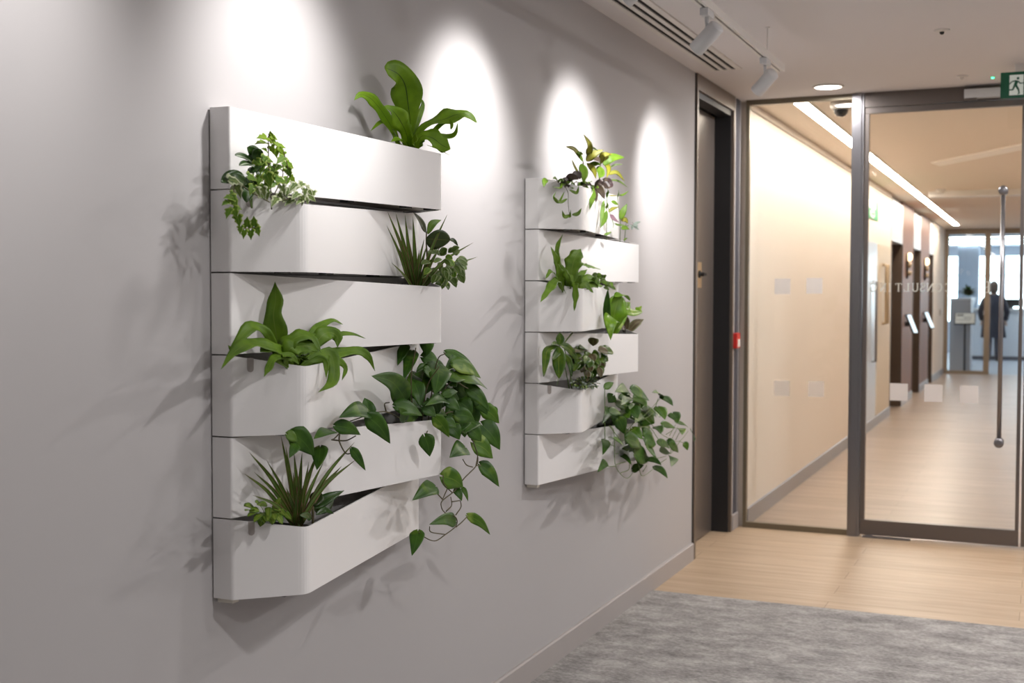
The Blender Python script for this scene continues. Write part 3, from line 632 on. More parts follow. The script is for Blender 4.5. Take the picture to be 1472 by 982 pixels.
class Plant:
    def __init__(s, name, base, label, cat, mats, stem=M_STEM, group=None, crop=None):
        s.root = empty(name, base); tag(s.root, label, cat, group); s.mats = mats; s.bm = bmesh.new(); s.stem = stem; s.b = Vector(base); s.ns = 0
        s.crop = crop
    def px(s, p):
        if s.crop: return (s.crop[0]+p[0]/s.crop[2], s.crop[1]+p[1]/s.crop[2])
        return p
    def sc(s, w): return w/s.crop[2] if s.crop else w
    def pts(s, pl, x):
        """pl of (px,py) or (px,py,x); x = (x_start, x_end) or a number"""
        out = []; n = len(pl)
        for i, p in enumerate(pl):
            xx = p[2] if len(p) > 2 else (x if not isinstance(x, tuple) else x[0]+(x[1]-x[0])*i/max(1, n-1))
            out.append(P(*s.px(p), xx))
        return out
    def lf(s, pl, w, x, shape='strap', mi=0, arch=0.0, **k):
        ps = s.pts(pl, x)
        if len(ps) == 2 and arch:
            m = (ps[0]+ps[1])/2 + Vector((0.5, -0.4, 0.5)).normalized()*arch*(ps[1]-ps[0]).length; ps = [ps[0], m, ps[1]]
        W = s.sc(w)*1.16*dep(ps[len(ps)//2])/F
        leaf(s.bm, ps, W, shape, mi=mi, **k)
    def st(s, pl, r, x, r1=None):
        b = bmesh.new(); tube(b, s.pts(pl, x), r, r1, seg=6, n=max(6, 5*len(pl))); b.transform(Matrix.Translation(-s.b)); link('stem', b, s.stem, s.root, True)
    def done(s):
        T = Matrix.Translation(-s.b)
        s.bm.transform(T)
        o = link('foliage', s.bm, s.mats, s.root, True)
        md = o.modifiers.new('thickness', 'SOLIDIFY'); md.thickness = 0.0006; md.offset = 0
        return s.root

# ------------------------------------------------------------------ wall planters
LEN, KX, DX, KS = 0.925, 0.186, 0.058, 0.118
RH = 0.19137; ZT, ZB = 1.91575, 0.76755; YP1, YP2 = 2.316, 4.184
DROP = 0.028
def outline(left):
    """closed plan outline with rim drop, rounded at the bends"""
    k = KS if left else LEN-KS+0.025
    raw = [((0.004, 0.0), 0, 0.0), ((DX, 0.0), 0.006, 0.0), ((KX, k), 0.022, DROP), ((DX, LEN), 0.006, 0.0), ((0.004, LEN), 0, 0.0)]
    out = []; n = len(raw)
    for i, (p, r, dr) in enumerate(raw):
        if r == 0: out.append((p[0], p[1], dr)); continue
        P0 = Vector(p); A = (Vector(raw[i-1][0])-P0); B = (Vector(raw[(i+1) % n][0])-P0)
        a = P0+A.normalized()*r; b = P0+B.normalized()*r
        da = dr+(raw[i-1][2]-dr)*r/A.length; db = dr+(raw[(i+1) % n][2]-dr)*r/B.length
        for t in [j/5 for j in range(6)]:
            q = a*(1-t)**2+P0*2*t*(1-t)+b*t*t; out.append((q.x, q.y, da*(1-t)**2+dr*2*t*(1-t)+db*t*t))
    return out
def inset(pts, d):
    n = len(pts); out = []
    for i in range(n):
        p0, p1, p2 = [Vector(pts[(i+j) % n][:2]) for j in (-1, 0, 1)]
        e1 = (p1-p0).normalized(); e2 = (p2-p1).normalized()
        n1 = Vector((-e1.y, e1.x)); n2 = Vector((-e2.y, e2.x)); m = (n1+n2).normalized(); k = d/max(0.3, m.dot(n1))
        out.append((p1.x+m.x*k, p1.y+m.y*k, pts[i][2]))
    return out
def planter_meshes(left):
    o = outline(left); area = sum(o[i][0]*o[(i+1) % len(o)][1]-o[(i+1) % len(o)][0]*o[i][1] for i in range(len(o)))
    if area < 0: o = o[::-1]
    inn = inset(o, 0.0035); h = RH-0.0035; n = len(o)
    bm = bmesh.new()
    ob = [bm.verts.new((p[0], p[1], 0)) for p in o]; ot = [bm.verts.new((p[0], p[1], h-p[2])) for p in o]
    ib = [bm.verts.new((p[0], p[1], 0.0)) for p in inn]; it = [bm.verts.new((p[0], p[1], h-p[2])) for p in inn]
    for i in range(n):
        j = (i+1) % n
        bm.faces.new((ob[i], ob[j], ot[j], ot[i])); bm.faces.new((ot[i], ot[j], it[j], it[i])); bm.faces.new((it[i], it[j], ib[j], ib[i])); bm.faces.new((ob[j], ob[i], ib[i], ib[j]))
    bmesh.ops.recalc_face_normals(bm, faces=bm.faces[:])
    me = {}
    def store(nm, b, m, sm=False):
        x = bpy.data.meshes.new(nm); b.normal_update(); b.to_mesh(x); b.free(); x.materials.append(m); me[nm] = x
        for p in x.polygons: p.use_smooth = sm
    store('shell', bm, M_WHITE)
    in2 = inset(o, 0.0042)
    def plate(z0, z1):
        b = bmesh.new(); lo = [b.verts.new((p[0], p[1], z0)) for p in in2]; hi = [b.verts.new((p[0], p[1], z1)) for p in in2]
        b.faces.new(lo[::-1]); b.faces.new(hi)
        for i in range(n): j = (i+1) % n; b.faces.new((lo[i], lo[j], hi[j], hi[i]))
        bmesh.ops.recalc_face_normals(b, faces=b.faces[:]); return b
    store('base_plate', plate(0.006, 0.010), mat('shaded_underside', (0.45, 0.40, 0.35), 0.6))  # white underside with its shade mixed into a brown colour
    store('inner_tray', plate(0.105, 0.109), M_LINER)
    # soil pocket around the bend
    k = KS if left else LEN-KS+0.025
    b = bmesh.new(); lo, hi = [], []
    a0, a1 = (0.02, k+0.16) if left else (k-0.16, LEN-0.02)
    def xin(y):
        return (DX+(KX-DX)*y/k if y < k else DX+(KX-DX)*(LEN-y)/(LEN-k))-0.008
    ys = sorted(set([a0+(a1-a0)*i/14 for i in range(15)]+[k])); rows = []
    for y in ys:
        r = []
        for j in range(6):
            x = 0.01+(xin(y)-0.01)*j/5
            edge = min(1, min(y-a0, a1-y)/0.03)
            r.append(b.verts.new((x, y, 0.1095+0.030*edge+0.006*noise.noise(Vector((x*60, y*60, left*3)))*edge)))
        rows.append(r)
    for r0, r1 in zip(rows, rows[1:]):
        for j in range(5): b.faces.new((r0[j], r0[j+1], r1[j+1], r1[j]))
    store('soil', b, M_SOIL, True)
    for n_, yy in enumerate(((k-0.02), (0.30 if left else 0.45), 0.62 if left else 0.70)):
        xx = xin(yy)-0.022; b = bmesh.new()
        bx(b, xx-0.012, xx+0.012, yy-0.016, yy+0.016, -0.0025, 0.0055)
        store('foot.%03d' % n_, b, M_BLACK)
    # gauge slot near the left end of the front rim (only on left-bend troughs)
    b = bmesh.new(); y = 0.030; s = (KX-DX)/KS; xf = DX+(KX-DX)*(y/KS); ang = math.atan2(KX-DX, KS)
    hh = RH-0.0035-DROP*(y/KS)
    pr = [(-0.0075, 0.0012), (0.0075, 0.0012)]+[(0.0075*math.cos(a*PI/8), -0.024-0.0075*math.sin(a*PI/8)) for a in range(0, 9)]
    dirv = Vector((math.sin(ang), math.cos(ang), 0)); nv = Vector((math.cos(ang), -math.sin(ang), 0)); c0 = Vector((xf, y, hh))
    A = [b.verts.new(c0+dirv*u+Vector((0, 0, v))+nv*0.0009) for u, v in pr]; B = [b.verts.new(c0+dirv*u+Vector((0, 0, v))-nv*0.004) for u, v in pr]
    b.faces.new(A); b.faces.new(B[::-1])
    for i in range(len(pr)): j = (i+1) % len(pr); b.faces.new((A[i], A[j], B[j], B[i]))
    bmesh.ops.recalc_face_normals(b, faces=b.faces[:]); store('water_gauge', b, M_GAUGE)
    return me
ML, MR = planter_meshes(True), planter_meshes(False)
def trough(y, row, left, label, gauge, grp):
    z = ZT-(row+1)*RH
    t = empty('wall_planter', (0, y, z)); tag(t, label, 'planter', grp)
    for nm, me in (ML if left else MR).items():
        if nm == 'water_gauge' and not gauge: continue
        o = bpy.data.objects.new(nm.split('.')[0], me); C.objects.link(o); o.parent = t
    return t
near = ['topmost near planter, white angled trough holding a broad-leaved fern', 'near planter second from the top, white trough with ivy at its left bend',
        'near planter third from the top, white trough holding spiky plant at right', 'near planter fourth from the top, white trough with arching fern at left',
        'near planter fifth from the top, white trough with large trailing pothos', 'bottom near planter, white trough with spiky striped plant at its left bend']
far = ['topmost far planter, white trough with yellow green leafy plant', 'far planter second from the top, white trough with hanging purple-leaved plant',
       'far planter third from the top, white trough with wavy fern', 'far planter fourth from the top, white trough with bright glossy plant at right',
       'far planter fifth from the top, white trough with umbrella plant and small bushy plants', 'bottom far planter, white trough with trailing pothos at right']
for i in range(6):
    t = trough(YP1, i, i % 2 == 1, near[i], i in (1, 3, 5), 'near stack of white wall planters')
    if i == 0:
        box('mounting_rail', (0.006, 0.050, 0.004, 0.10, RH-0.0125, RH-0.0045), M_TRIM, t)
        box('rail_hole', [(0.012, 0.024, 0.0035, 0.012, RH-0.011, RH-0.0043), (0.030, 0.034, 0.0035, 0.012, RH-0.011, RH-0.0043), (0.038, 0.042, 0.0035, 0.012, RH-0.011, RH-0.0043)], M_BLACK, t)
    if i == 5: box('end_clip', (0.006, 0.050, 0.012, 0.035, -0.012, 0.005), M_CLIP, t, 0.001)
for i in range(6):
    t = trough(YP2, i, i % 2 == 0, far[i], i == 4, 'far stack of white wall planters')
    if i == 5: box('end_clip', (0.006, 0.050, 0.012, 0.035, -0.012, 0.005), M_CLIP, t, 0.001)

exec_plants = True
# ------------------------------------------------------------------ near plants
UPF = (0.35, -0.35, 0.85); CAMF = (0.46, -0.86, 0.1)
# A: broad-leaved fern, top trough
c = (500, 80, 6.14)
p = Plant('nest_fern', P(592, 222, 0.10), 'broad wavy bright green fern rising from the right of the topmost near planter', 'fern', [L_FERN], crop=c)
p.lf([(545, 880), (556, 640), (530, 420), (505, 260), (440, 160), (325, 105)], 265, (0.10, 0.10), 'paddle', face=CAMF, wave=.07, freq=3, ruffle=.14, n=24, fold=.10)
p.lf([(470, 860), (410, 680), (335, 545), (260, 440), (190, 370), (110, 345), (55, 395)], 84, (0.10, 0.035), 'strap', face=CAMF, ruffle=.12)
p.lf([(470, 860), (400, 650), (360, 595), (290, 590), (200, 665)], 58, (0.10, 0.05), 'strap', face=(0.3, -0.6, 0.7))
p.lf([(545, 870), (520, 700), (470, 590), (400, 490), (320, 445)], 130, (0.11, 0.14), 'strap', face=CAMF, ruffle=.25, wave=.08, freq=3)
p.lf([(545, 870), (520, 690), (490, 600), (490, 500)], 90, (0.11, 0.13), 'strap', face=CAMF, ruffle=.25)
p.lf([(570, 860), (600, 640), (640, 510), (662, 430), (640, 368)], 46, (0.10, 0.07), 'strap', face=(0.9, -0.4, 0.1))
p.lf([(590, 870), (620, 690), (720, 600), (860, 560), (960, 520), (1050, 520), (1140, 590)], 150, (0.11, 0.19), 'paddle', face=(0.3, -0.75, 0.5), ruffle=.22, wave=.1, freq=3)
p.lf([(600, 860), (680, 720), (740, 690), (820, 610), (900, 580), (990, 565)], 44, (0.11, 0.17), 'strap', face=UPF)
p.lf([(600, 860), (650, 715), (780, 705), (890, 715), (950, 685), (970, 590)], 48, (0.12, 0.20), 'strap', face=(0.5, -0.7, 0.5))
p.lf([(590, 870), (640, 720), (740, 725), (830, 790), (905, 825)], 170, (0.12, 0.20), 'paddle', face=(0.4, -0.75, 0.5), ruffle=.2)
p.lf([(700, 790), (800, 830), (900, 880)], 26, (0.17, 0.20), 'strap', face=UPF)
p.lf([(900, 560), (918, 610), (910, 655)], 26, (0.17, 0.19), 'strap', face=CAMF)
p.lf([(560, 880), (470, 740), (380, 760)], 60, (0.12, 0.15), 'strap', face=(0.4, -0.7, 0.6))
for i in range(12):
    a = random.uniform(-1.3, 1.3); l = random.uniform(110, 210)
    p.lf([(560, 880), (560+math.sin(a)*l*.55, 860-l*.5), (560+math.sin(a)*l*1.0, 850-math.cos(a)*l)], random.uniform(45, 80), (0.11, random.uniform(.08, .17)), 'strap', face=(0.4, -0.7, 0.5), ruffle=.2)
for q in ([(560, 880), (552, 640)], [(600, 860), (640, 660)], [(500, 860), (400, 650)]): p.st(q, 0.0022, 0.10, 0.0012)
p.done()

# D: arching fern, fourth trough
c = (310, 390, 5.168)
p = Plant('crisp_fern', P(425, 535, 0.13), 'arching green strap-leaved fern at the left bend of the fourth near planter', 'fern', [L_FERN2], crop=c)
B = (600, 760)
def dl(pl, w, x, **k):
    kk = dict(face=(0.45, -0.78, 0.42), ruffle=.16, wave=.05, freq=4); kk.update(k); p.lf(pl, w*1.12, x, kk.pop('shape', 'strap'), **kk)
dl([(520, 740), (480, 620), (452, 480), (430, 330), (446, 210), (440, 75)], 118, (0.12, 0.10), face=CAMF, ruffle=.2)
dl([(520, 740), (430, 560), (370, 450), (270, 412), (190, 490), (130, 585), (92, 548)], 74, (0.12, 0.13))
dl([(530, 740), (500, 610), (390, 555), (260, 535), (140, 600), (38, 730)], 92, (0.13, 0.20))
dl([(560, 740), (520, 600), (560, 520), (640, 480), (720, 500), (785, 605)], 110, (0.13, 0.19), face=(0.3, -0.5, 0.8))
dl([(580, 740), (640, 560), (700, 475), (780, 405), (870, 365), (945, 395)], 48, (0.13, 0.12))
dl([(600, 740), (730, 560), (790, 480), (850, 455), (905, 490), (905, 570)], 90, (0.13, 0.17))
dl([(600, 740), (780, 540), (900, 475), (1010, 465), (1115, 500)], 30, (0.14, 0.17))
dl([(600, 740), (740, 640), (900, 610), (1040, 590), (1130, 630), (1185, 745)], 62, (0.14, 0.21))
dl([(600, 740), (740, 640), (850, 620), (880, 720), (860, 830), (760, 900)], 78, (0.15, 0.225), face=(0.6, -0.7, 0.4))
dl([(600, 740), (740, 660), (815, 670), (822, 805)], 40, (0.15, 0.215))
dl([(620, 740), (800, 660), (900, 660), (965, 720), (938, 812)], 40, (0.15, 0.21))
dl([(540, 740), (500, 640), (430, 650), (395, 720), (358, 785)], 52, (0.15, 0.215))
dl([(560, 740), (540, 600), (600, 560), (700, 560), (770, 600)], 100, (0.15, 0.19))
dl([(560, 740), (460, 640), (560, 640), (620, 690)], 55, (0.15, 0.19))
dl([(540, 740), (500, 600), (400, 580), (330, 600)], 90, (0.13, 0.17))
for i in range(12):
    a = random.uniform(-1.5, 1.5); l = random.uniform(80, 170); b = random.uniform(500, 740)
    dl([(b, 740), (b+math.sin(a)*l*.5, 680-l*.4), (b+math.sin(a)*l*1.2, 660-l*.25*math.cos(a))], random.uniform(45, 80), (0.13, random.uniform(.15, .19)))
for q in ([(520, 740), (475, 600)], [(600, 740), (700, 560)]): p.st(q, 0.0022, 0.13, 0.0015)
p.done()

# C: spiky dracaena, rubber plant, bushy variegated plant, third trough
c = (540, 290, 7.01)
def spiky(base, label, tips, crop, x0, w=40, bw=(360, 420), by=960, extra=()):
    p = Plant('dracaena', base, label, 'spiky plant', [L_DRAC], crop=crop)
    for i, (tx, ty, xx) in enumerate(tips):
        bx_ = bw[0]+(bw[1]-bw[0])*random.random(); sag = abs(tx-(bw[0]+bw[1])/2)*0.10
        mx_, my_ = bx_+(tx-bx_)*0.48, by+(ty-by)*0.52-sag
        p.lf([(bx_, by), (mx_, my_), (tx, ty)], w*random.uniform(.85, 1.2), (x0, xx), 'blade', face=(0.5, -0.8, 0.3), fold=.35, n=12)
    p.st([((bw[0]+bw[1])/2, by+20), ((bw[0]+bw[1])/2, by-170)], 0.006, x0, 0.004)
    return p.done()
spiky(P(594, 425, 0.12), 'spiky striped dracaena at the right of the third near planter',
      [(120, 100, .12), (112, 240, .16), (200, 108, .13), (295, 130, .14), (375, 145, .13), (722, 128, .15), (985, 410, .20), (490, 370, .10), (160, 615, .18), (650, 455, .16), (218, 320, .15), (1030, 555, .16), (280, 420, .17), (330, 350, .11), (560, 500, .2), (440, 480, .17), (240, 470, .12), (520, 430, .14), (600, 560, .18)], c, 0.12)
p = Plant('rubber_plant', P(618, 425, 0.09), 'dark round-leaved rubber plant behind the spiky plant in the third near planter', 'houseplant', [L_RUB, L_FERN2], stem=M_STEMD, crop=c)
p.lf([(505, 375), (625, 380), (752, 388)], 185, (0.12, 0.15), 'oval', face=(0.35, -0.85, -0.25), fold=.05)
p.lf([(512, 310), (450, 200), (378, 105)], 74, (0.09, 0.11), 'lance')
p.lf([(525, 330), (560, 240), (600, 205), (662, 185)], 66, (0.12, 0.13), 'lance', mi=1, face=(0.7, -0.4, .5))
p.lf([(745, 385), (790, 395), (830, 445)], 42, (0.15, 0.16), 'lance')
p.st([(540, 1000), (530, 700), (512, 450), (512, 300)], 0.003, 0.10, 0.002); p.done()
def bushy(name, label, cat, crop, cx, cy, rx, ry, n, w, l, x, mats, base, shape='oval', droop=0.6, trace=(), stemn=8):
    p = Plant(name, base, label, cat, mats, crop=crop); root = (cx, cy+ry)
    ends = []
    for i in range(n):
        a = random.uniform(0, 2*PI); r = math.sqrt(random.random())
        ex, ey = cx+rx*r*math.cos(a), cy+ry*r*math.sin(a); dx = (ex-cx)/rx; xx = random.uniform(*x)
        ll = l*random.uniform(.7, 1.25); an = math.atan2((ey-cy)/ry+droop, dx+random.uniform(-.3, .3))
        t = (ex+math.cos(an)*ll, ey+math.sin(an)*ll)
        p.lf([(ex, ey), ((ex+t[0])/2, (ey+t[1])/2-ll*.12), t], w*random.uniform(.75, 1.25), (xx, min(x[1]+.02, xx+.02)), shape, mi=random.randrange(len(mats)), face=(0.5+random.uniform(-.3, .3), -0.6+random.uniform(-.3, .3), 0.6), fold=.2, n=7)
        ends.append((ex, ey, xx))
    for e in random.sample(ends, min(stemn, n)): p.st([(root[0], root[1]+ry*.3, sum(x)/2), ((root[0]+e[0])/2, (root[1]+e[1])/2), e], 0.0012, sum(x)/2, 0.0008)
    return p
bushy('peperomia', 'bushy small-leaved variegated plant hanging over the right end of the third near planter', 'houseplant', c, 690, 650, 160, 165, 60, 66, 105, (0.08, 0.20), [L_BUSH, L_BUSH, L_IVY], P(640, 420, 0.10)).done()

# B: ivy and dark peperomia, second trough
c = (310, 180, 5.776)
p = Plant('ivy', P(390, 300, 0.13), 'green and cream variegated ivy spilling over the second near planter', 'ivy', [L_IVYB, L_IVY, L_IVYV], stem=M_STEMD, crop=c)
def ivyl(x_, y_, s, an, xx, mi):
    a = R(an); s *= 1.22; p.lf([(x_-math.cos(a)*s*.45, y_-math.sin(a)*s*.45), (x_+math.cos(a)*s*.05, y_+math.sin(a)*s*.05-s*.06), (x_+math.cos(a)*s*.6, y_+math.sin(a)*s*.6)], s*.95, (xx, xx+.004), 'ivy', mi=mi, face=(0.5+random.uniform(-.25, .25), -0.75+random.uniform(-.2, .2), 0.35), back=.25, fold=.12)
for (x_, y_, s, an) in [(385, 105, 66, 175), (458, 80, 50, 260), (482, 105, 52, 30), (375, 150, 72, 170), (480, 140, 62, 40), (545, 178, 56, 20), (545, 220, 50, 60), (556, 255, 50, 100), (470, 205, 56, 70), (500, 232, 62, 80), (618, 335, 54, 40), (592, 385, 52, 60), (640, 448, 44, 50), (520, 160, 44, 0), (440, 120, 40, 210), (404, 205, 40, 200)]:
    ivyl(x_, y_, s, an, 0.15+random.uniform(-.02, .02), 0)
for (x_, y_, s) in [(430, 290, 74), (352, 330, 70), (540, 292, 70), (400, 412, 84), (440, 462, 92), (362, 462, 64), (482, 382, 74), (540, 462, 78), (610, 400, 60), (300, 440, 70), (660, 500, 60), (520, 360, 60), (580, 330, 56), (330, 520, 64), (420, 520, 70), (300, 540, 70), (380, 360, 70), (460, 430, 66), (470, 500, 60), (590, 470, 60), (400, 300, 56), (500, 440, 66)]:
    ivyl(x_, y_, s, random.uniform(20, 150), 0.15+random.uniform(-.03, .03), 1)
for (x_, y_, s) in [(560, 540, 66), (605, 560, 70), (488, 640, 74), (610, 640, 72), (660, 590, 66), (722, 622, 66), (780, 560, 70), (800, 610, 62), (742, 560, 56), (400, 560, 66), (382, 592, 60), (350, 560, 60), (640, 520, 74), (700, 505, 64), (540, 600, 60), (575, 625, 52), (760, 620, 60), (690, 640, 50), (810, 575, 50), (430, 590, 56)]:
    ivyl(x_, y_, s, random.uniform(10, 150), 0.165+random.uniform(-.02, .025), 2)
for (x_, y_, s, an) in [(158, 470, 92, 20), (190, 552, 86, 70), (110, 605, 66, 180), (155, 640, 82, 60), (104, 735, 66, 110), (160, 728, 76, 70), (190, 798, 74, 80), (80, 650, 50, 150), (185, 690, 50, 20), (205, 870, 52, 95), (236, 905, 58, 98), (262, 805, 66, 270), (292, 910, 62, 88), (318, 800, 66, 268), (350, 885, 58, 72), (345, 828, 26, 0), (150, 590, 60, 40)]:
    ivyl(x_, y_, s, an, 0.165, 1 if y_ > 560 else 2)
p.st([(465, 700), (455, 500), (440, 300), (437, 90)], 0.0016, 0.15, 0.001); p.st([(465, 620), (560, 400), (470, 340)], 0.0012, 0.15); p.st([(480, 640), (600, 420), (560, 200)], 0.0012, 0.15)
p.st([(450, 640), (300, 560), (170, 480), (150, 640), (175, 780), (215, 855), (330, 850)], 0.0014, 0.163, 0.0008); p.st([(500, 640), (650, 600), (800, 600)], 0.0012, 0.165)
p.done()
p = Plant('peperomia', P(350, 295, 0.09), 'dark round-leaved plant with pale centres at the left of the ivy', 'houseplant', [L_DARK, L_DARKV], crop=c)
p.lf([(255, 480), (150, 440), (45, 475)], 125, (0.15, 0.16), 'oval', face=CAMF, n=12)
p.lf([(330, 330), (240, 270), (160, 250)], 90, (0.11, 0.12), 'oval', mi=1, face=(.4, -.8, .4), n=12); p.lf([(320, 300), (310, 230), (260, 185)], 110, (0.11, 0.10), 'oval', face=(.4, -.8, .4)); p.lf([(330, 330), (350, 230), (375, 200)], 80, (0.12, 0.12), 'oval')
p.lf([(330, 350), (260, 320), (195, 335)], 70, (0.12, 0.14), 'oval', mi=1); p.lf([(320, 340), (330, 370), (350, 385)], 110, (0.12, 0.14), 'oval'); p.lf([(280, 420), (290, 480), (330, 530)], 130, (0.11, 0.14), 'oval', face=(.4, -.7, .5))
p.lf([(290, 500), (270, 560), (255, 640)], 100, (0.12, 0.17), 'oval'); p.lf([(330, 500), (380, 540), (400, 610)], 90, (0.12, 0.17), 'oval', mi=1); p.lf([(250, 470), (200, 500), (215, 560)], 80, (0.12, 0.15), 'oval')
p.lf([(340, 420), (390, 400), (450, 420)], 80, (0.12, 0.13), 'oval'); p.lf([(350, 330), (410, 310), (460, 320)], 70, (0.12, 0.13), 'oval', mi=0)
p.st([(300, 690), (300, 500), (320, 340)], 0.0022, 0.11); p.st([(300, 690), (270, 560), (250, 470)], 0.002, 0.11); p.done()

# E: large pothos, fifth trough
c = (470, 480, 4.463)
p = Plant('pothos', P(610, 625, 0.12), 'large dark green pothos trailing from the right of the fifth near planter', 'pothos', [L_POTH, L_POTHV], stem=M_STEMD, crop=c)
def h(b, t, w, x, mi=0, arch=.10, **k):
    kk = dict(face=(0.5+random.uniform(-.2, .2), -0.75, 0.35+random.uniform(-.2, .3)), back=.22, fold=.14); kk.update(k)
    p.lf([b, t], w*1.08, x, 'heart', mi=mi, arch=arch, **kk)
for b, t, w, x, mi in [((505, 425), (285, 270), 132, (.15, .20), 0), ((440, 465), (612, 525), 95, (.17, .20), 0), ((560, 315), (600, 472), 92, (.15, .18), 0), ((715, 200), (690, 397), 140, (.15, .20), 0), ((545, 110), (490, 300), 82, (.10, .14), 0), ((500, 65), (452, 205), 66, (.09, .10), 0), ((640, 55), (636, 147), 76, (.10, .11), 0),
    ((762, 120), (985, 285), 74, (.10, .16), 0), ((855, 165), (752, 240), 84, (.13, .15), 0), ((805, 195), (988, 285), 92, (.16, .18), 1), ((830, 270), (1030, 355), 100, (.17, .20), 0), ((900, 345), (1045, 500), 84, (.17, .22), 0), ((768, 425), (628, 462), 78, (.18, .21), 0), ((745, 395), (840, 370), 50, (.18, .20), 0), ((765, 430), (855, 495), 78, (.18, .21), 0), ((825, 520), (945, 550), 90, (.19, .22), 0),
    ((690, 535), (785, 665), 74, (.20, .22), 1), ((1000, 590), (1110, 745), 120, (.17, .21), 0), ((920, 610), (990, 690), 90, (.19, .21), 0), ((945, 700), (1065, 800), 120, (.18, .21), 1), ((885, 730), (785, 795), 104, (.20, .22), 0), ((985, 840), (1105, 982), 86, (.18, .21), 0), ((628, 662), (660, 788), 90, (.21, .215), 0),
    ((268, 500), (76, 538), 112, (.20, .22), 0), ((272, 515), (240, 410), 78, (.18, .16), 0), ((262, 530), (406, 705), 104, (.21, .23), 0), ((55, 590), (216, 648), 80, (.20, .22), 0), ((620, 470), (700, 530), 80, (.19, .21), 0), ((500, 560), (455, 470), 60, (.17, .19), 0), ((660, 300), (560, 260), 90, (.12, .14), 0), ((860, 440), (930, 520), 90, (.16, .19), 0), ((760, 260), (830, 340), 80, (.14, .18), 0), ((960, 420), (1030, 520), 80, (.16, .18), 0), ((1000, 480), (1105, 575), 90, (.15, .18), 1), ((880, 560), (840, 640), 80, (.18, .2), 0), ((620, 150), (720, 190), 90, (.1, .13), 0), ((950, 560), (880, 640), 84, (.17, .2), 0), ((1060, 470), (1075, 560), 50, (.14, .16), 1), ((800, 600), (850, 680), 84, (.19, .21), 0), ((760, 560), (830, 600), 70, (.2, .22), 0)]:
    h(b, t, w, x, mi)
for i in range(60):   # inner foliage
    a = random.uniform(0, 2*PI); r = math.sqrt(random.random()); bx_, by_ = 740+r*math.cos(a)*230, 390+r*math.sin(a)*200
    if by_ < 390: bx_ = min(bx_, 860)
    an = random.uniform(-.3, 2.6); l = random.uniform(80, 130)
    h((bx_, by_), (bx_+math.cos(an)*l, by_+math.sin(an)*l), l*.8, (random.uniform(.05, .17),)*2)
for q in ([(560, 640), (540, 300), (570, 90)], [(600, 640), (640, 350), (720, 210)], [(640, 640), (700, 200), (762, 122)], [(640, 640), (780, 320), (905, 350)], [(640, 620), (800, 500), (920, 640), (965, 760), (955, 850)],
          [(560, 600), (500, 560), (380, 500), (270, 520), (150, 560)], [(150, 560), (60, 660), (30, 680)], [(30, 680), (120, 685), (185, 655)], [(85, 620), (80, 690), (120, 765), (160, 765)], [(680, 565), (650, 610), (632, 665)], [(380, 500), (370, 450), (400, 440)]):
    p.st(q, 0.0021, (.13, .20), 0.0015)
p.crop = (330, 610, 6.138)
h((560, 80), (745, 280), 170, (.19, .21)); h((590, 180), (525, 300), 80, (.20, .21)); h((905, 60), (740, 130), 120, (.19, .21)); h((800, 205), (770, 405), 125, (.17, .19)); h((1075, 215), (1200, 410), 74, (.21, .22), arch=.04); h((510, 90), (600, 150), 90, (.19, .2))
p.crop = (560, 640, 5.776)
for b, t, w, mi in [((380, 345), (188, 460), 128, 0), ((445, 260), (612, 350), 150, 1), ((550, 365), (600, 465), 60, 0), ((605, 350), (652, 468), 36, 1), ((550, 632), (328, 660), 100, 0), ((645, 580), (836, 745), 72, 1), ((235, 715), (185, 920), 105, 0)]:
    h(b, t, w, (.19, .21), mi)
for q in ([(690, -40), (730, 80), (720, 170), (620, 275), (540, 380), (440, 460), (430, 510), (460, 560), (550, 600), (552, 670), (460, 745), (380, 795), (300, 770), (245, 725)], [(720, 170), (755, 170)], [(690, 182), (640, 165), (608, 118)], [(440, 450), (372, 378)], [(490, 340), (440, 450)], [(520, 395), (450, 320), (445, 250)], [(550, 580), (592, 515), (588, 460)], [(470, 550), (515, 500), (508, 430)], [(520, 470), (585, 460)], [(552, 680), (600, 640), (650, 588)], [(462, 742), (345, 722), (332, 675)]):
    p.st(q, 0.0019, .20, 0.0015)
p.done()

# F: bottom trough
c = (330, 610, 6.138)
spiky(P(426, 765, 0.13), 'spiky striped dracaena at the left bend of the bottom near planter',
      [(172, 245, .10), (325, 315, .12), (125, 432, .14), (205, 625, .18), (452, 95, .11), (495, 190, .14), (568, 250, .12), (640, 245, .13), (795, 205, .16), (1105, 155, .18), (990, 368, .16), (1118, 308, .20), (415, 490, .12), (600, 590, .2), (700, 330, .17), (600, 450, .19), (215, 420, .12), (560, 420, .18), (660, 520, .2), (830, 330, .13), (500, 560, .19)], c, 0.14, w=40, bw=(560, 640), by=900)
p = bushy('fittonia', 'small pale green veined plant left of the spiky plant in the bottom near planter', 'houseplant', c, 330, 770, 120, 45, 16, 60, 90, (0.10, 0.155), [L_FITT], P(385, 765, 0.12), droop=.1, stemn=6)
for x_, y_, an in ((230, 760, 170), (300, 710, 180), (340, 760, 90), (340, 800, 95), (420, 700, 300), (400, 740, 20), (450, 770, 40), (500, 800, 40)): p.lf([(x_-math.cos(R(an))*30, y_-math.sin(R(an))*30), (x_, y_-6), (x_+math.cos(R(an))*60, y_+math.sin(R(an))*60)], 52, (.15, .16), 'oval')
p.done()
p = Plant('baby_rubber_plant', P(452, 760, 0.15), 'low dark glossy plant right of the spiky plant in the bottom near planter', 'houseplant', [L_RUB, L_DARK], stem=M_STEMD, crop=c)
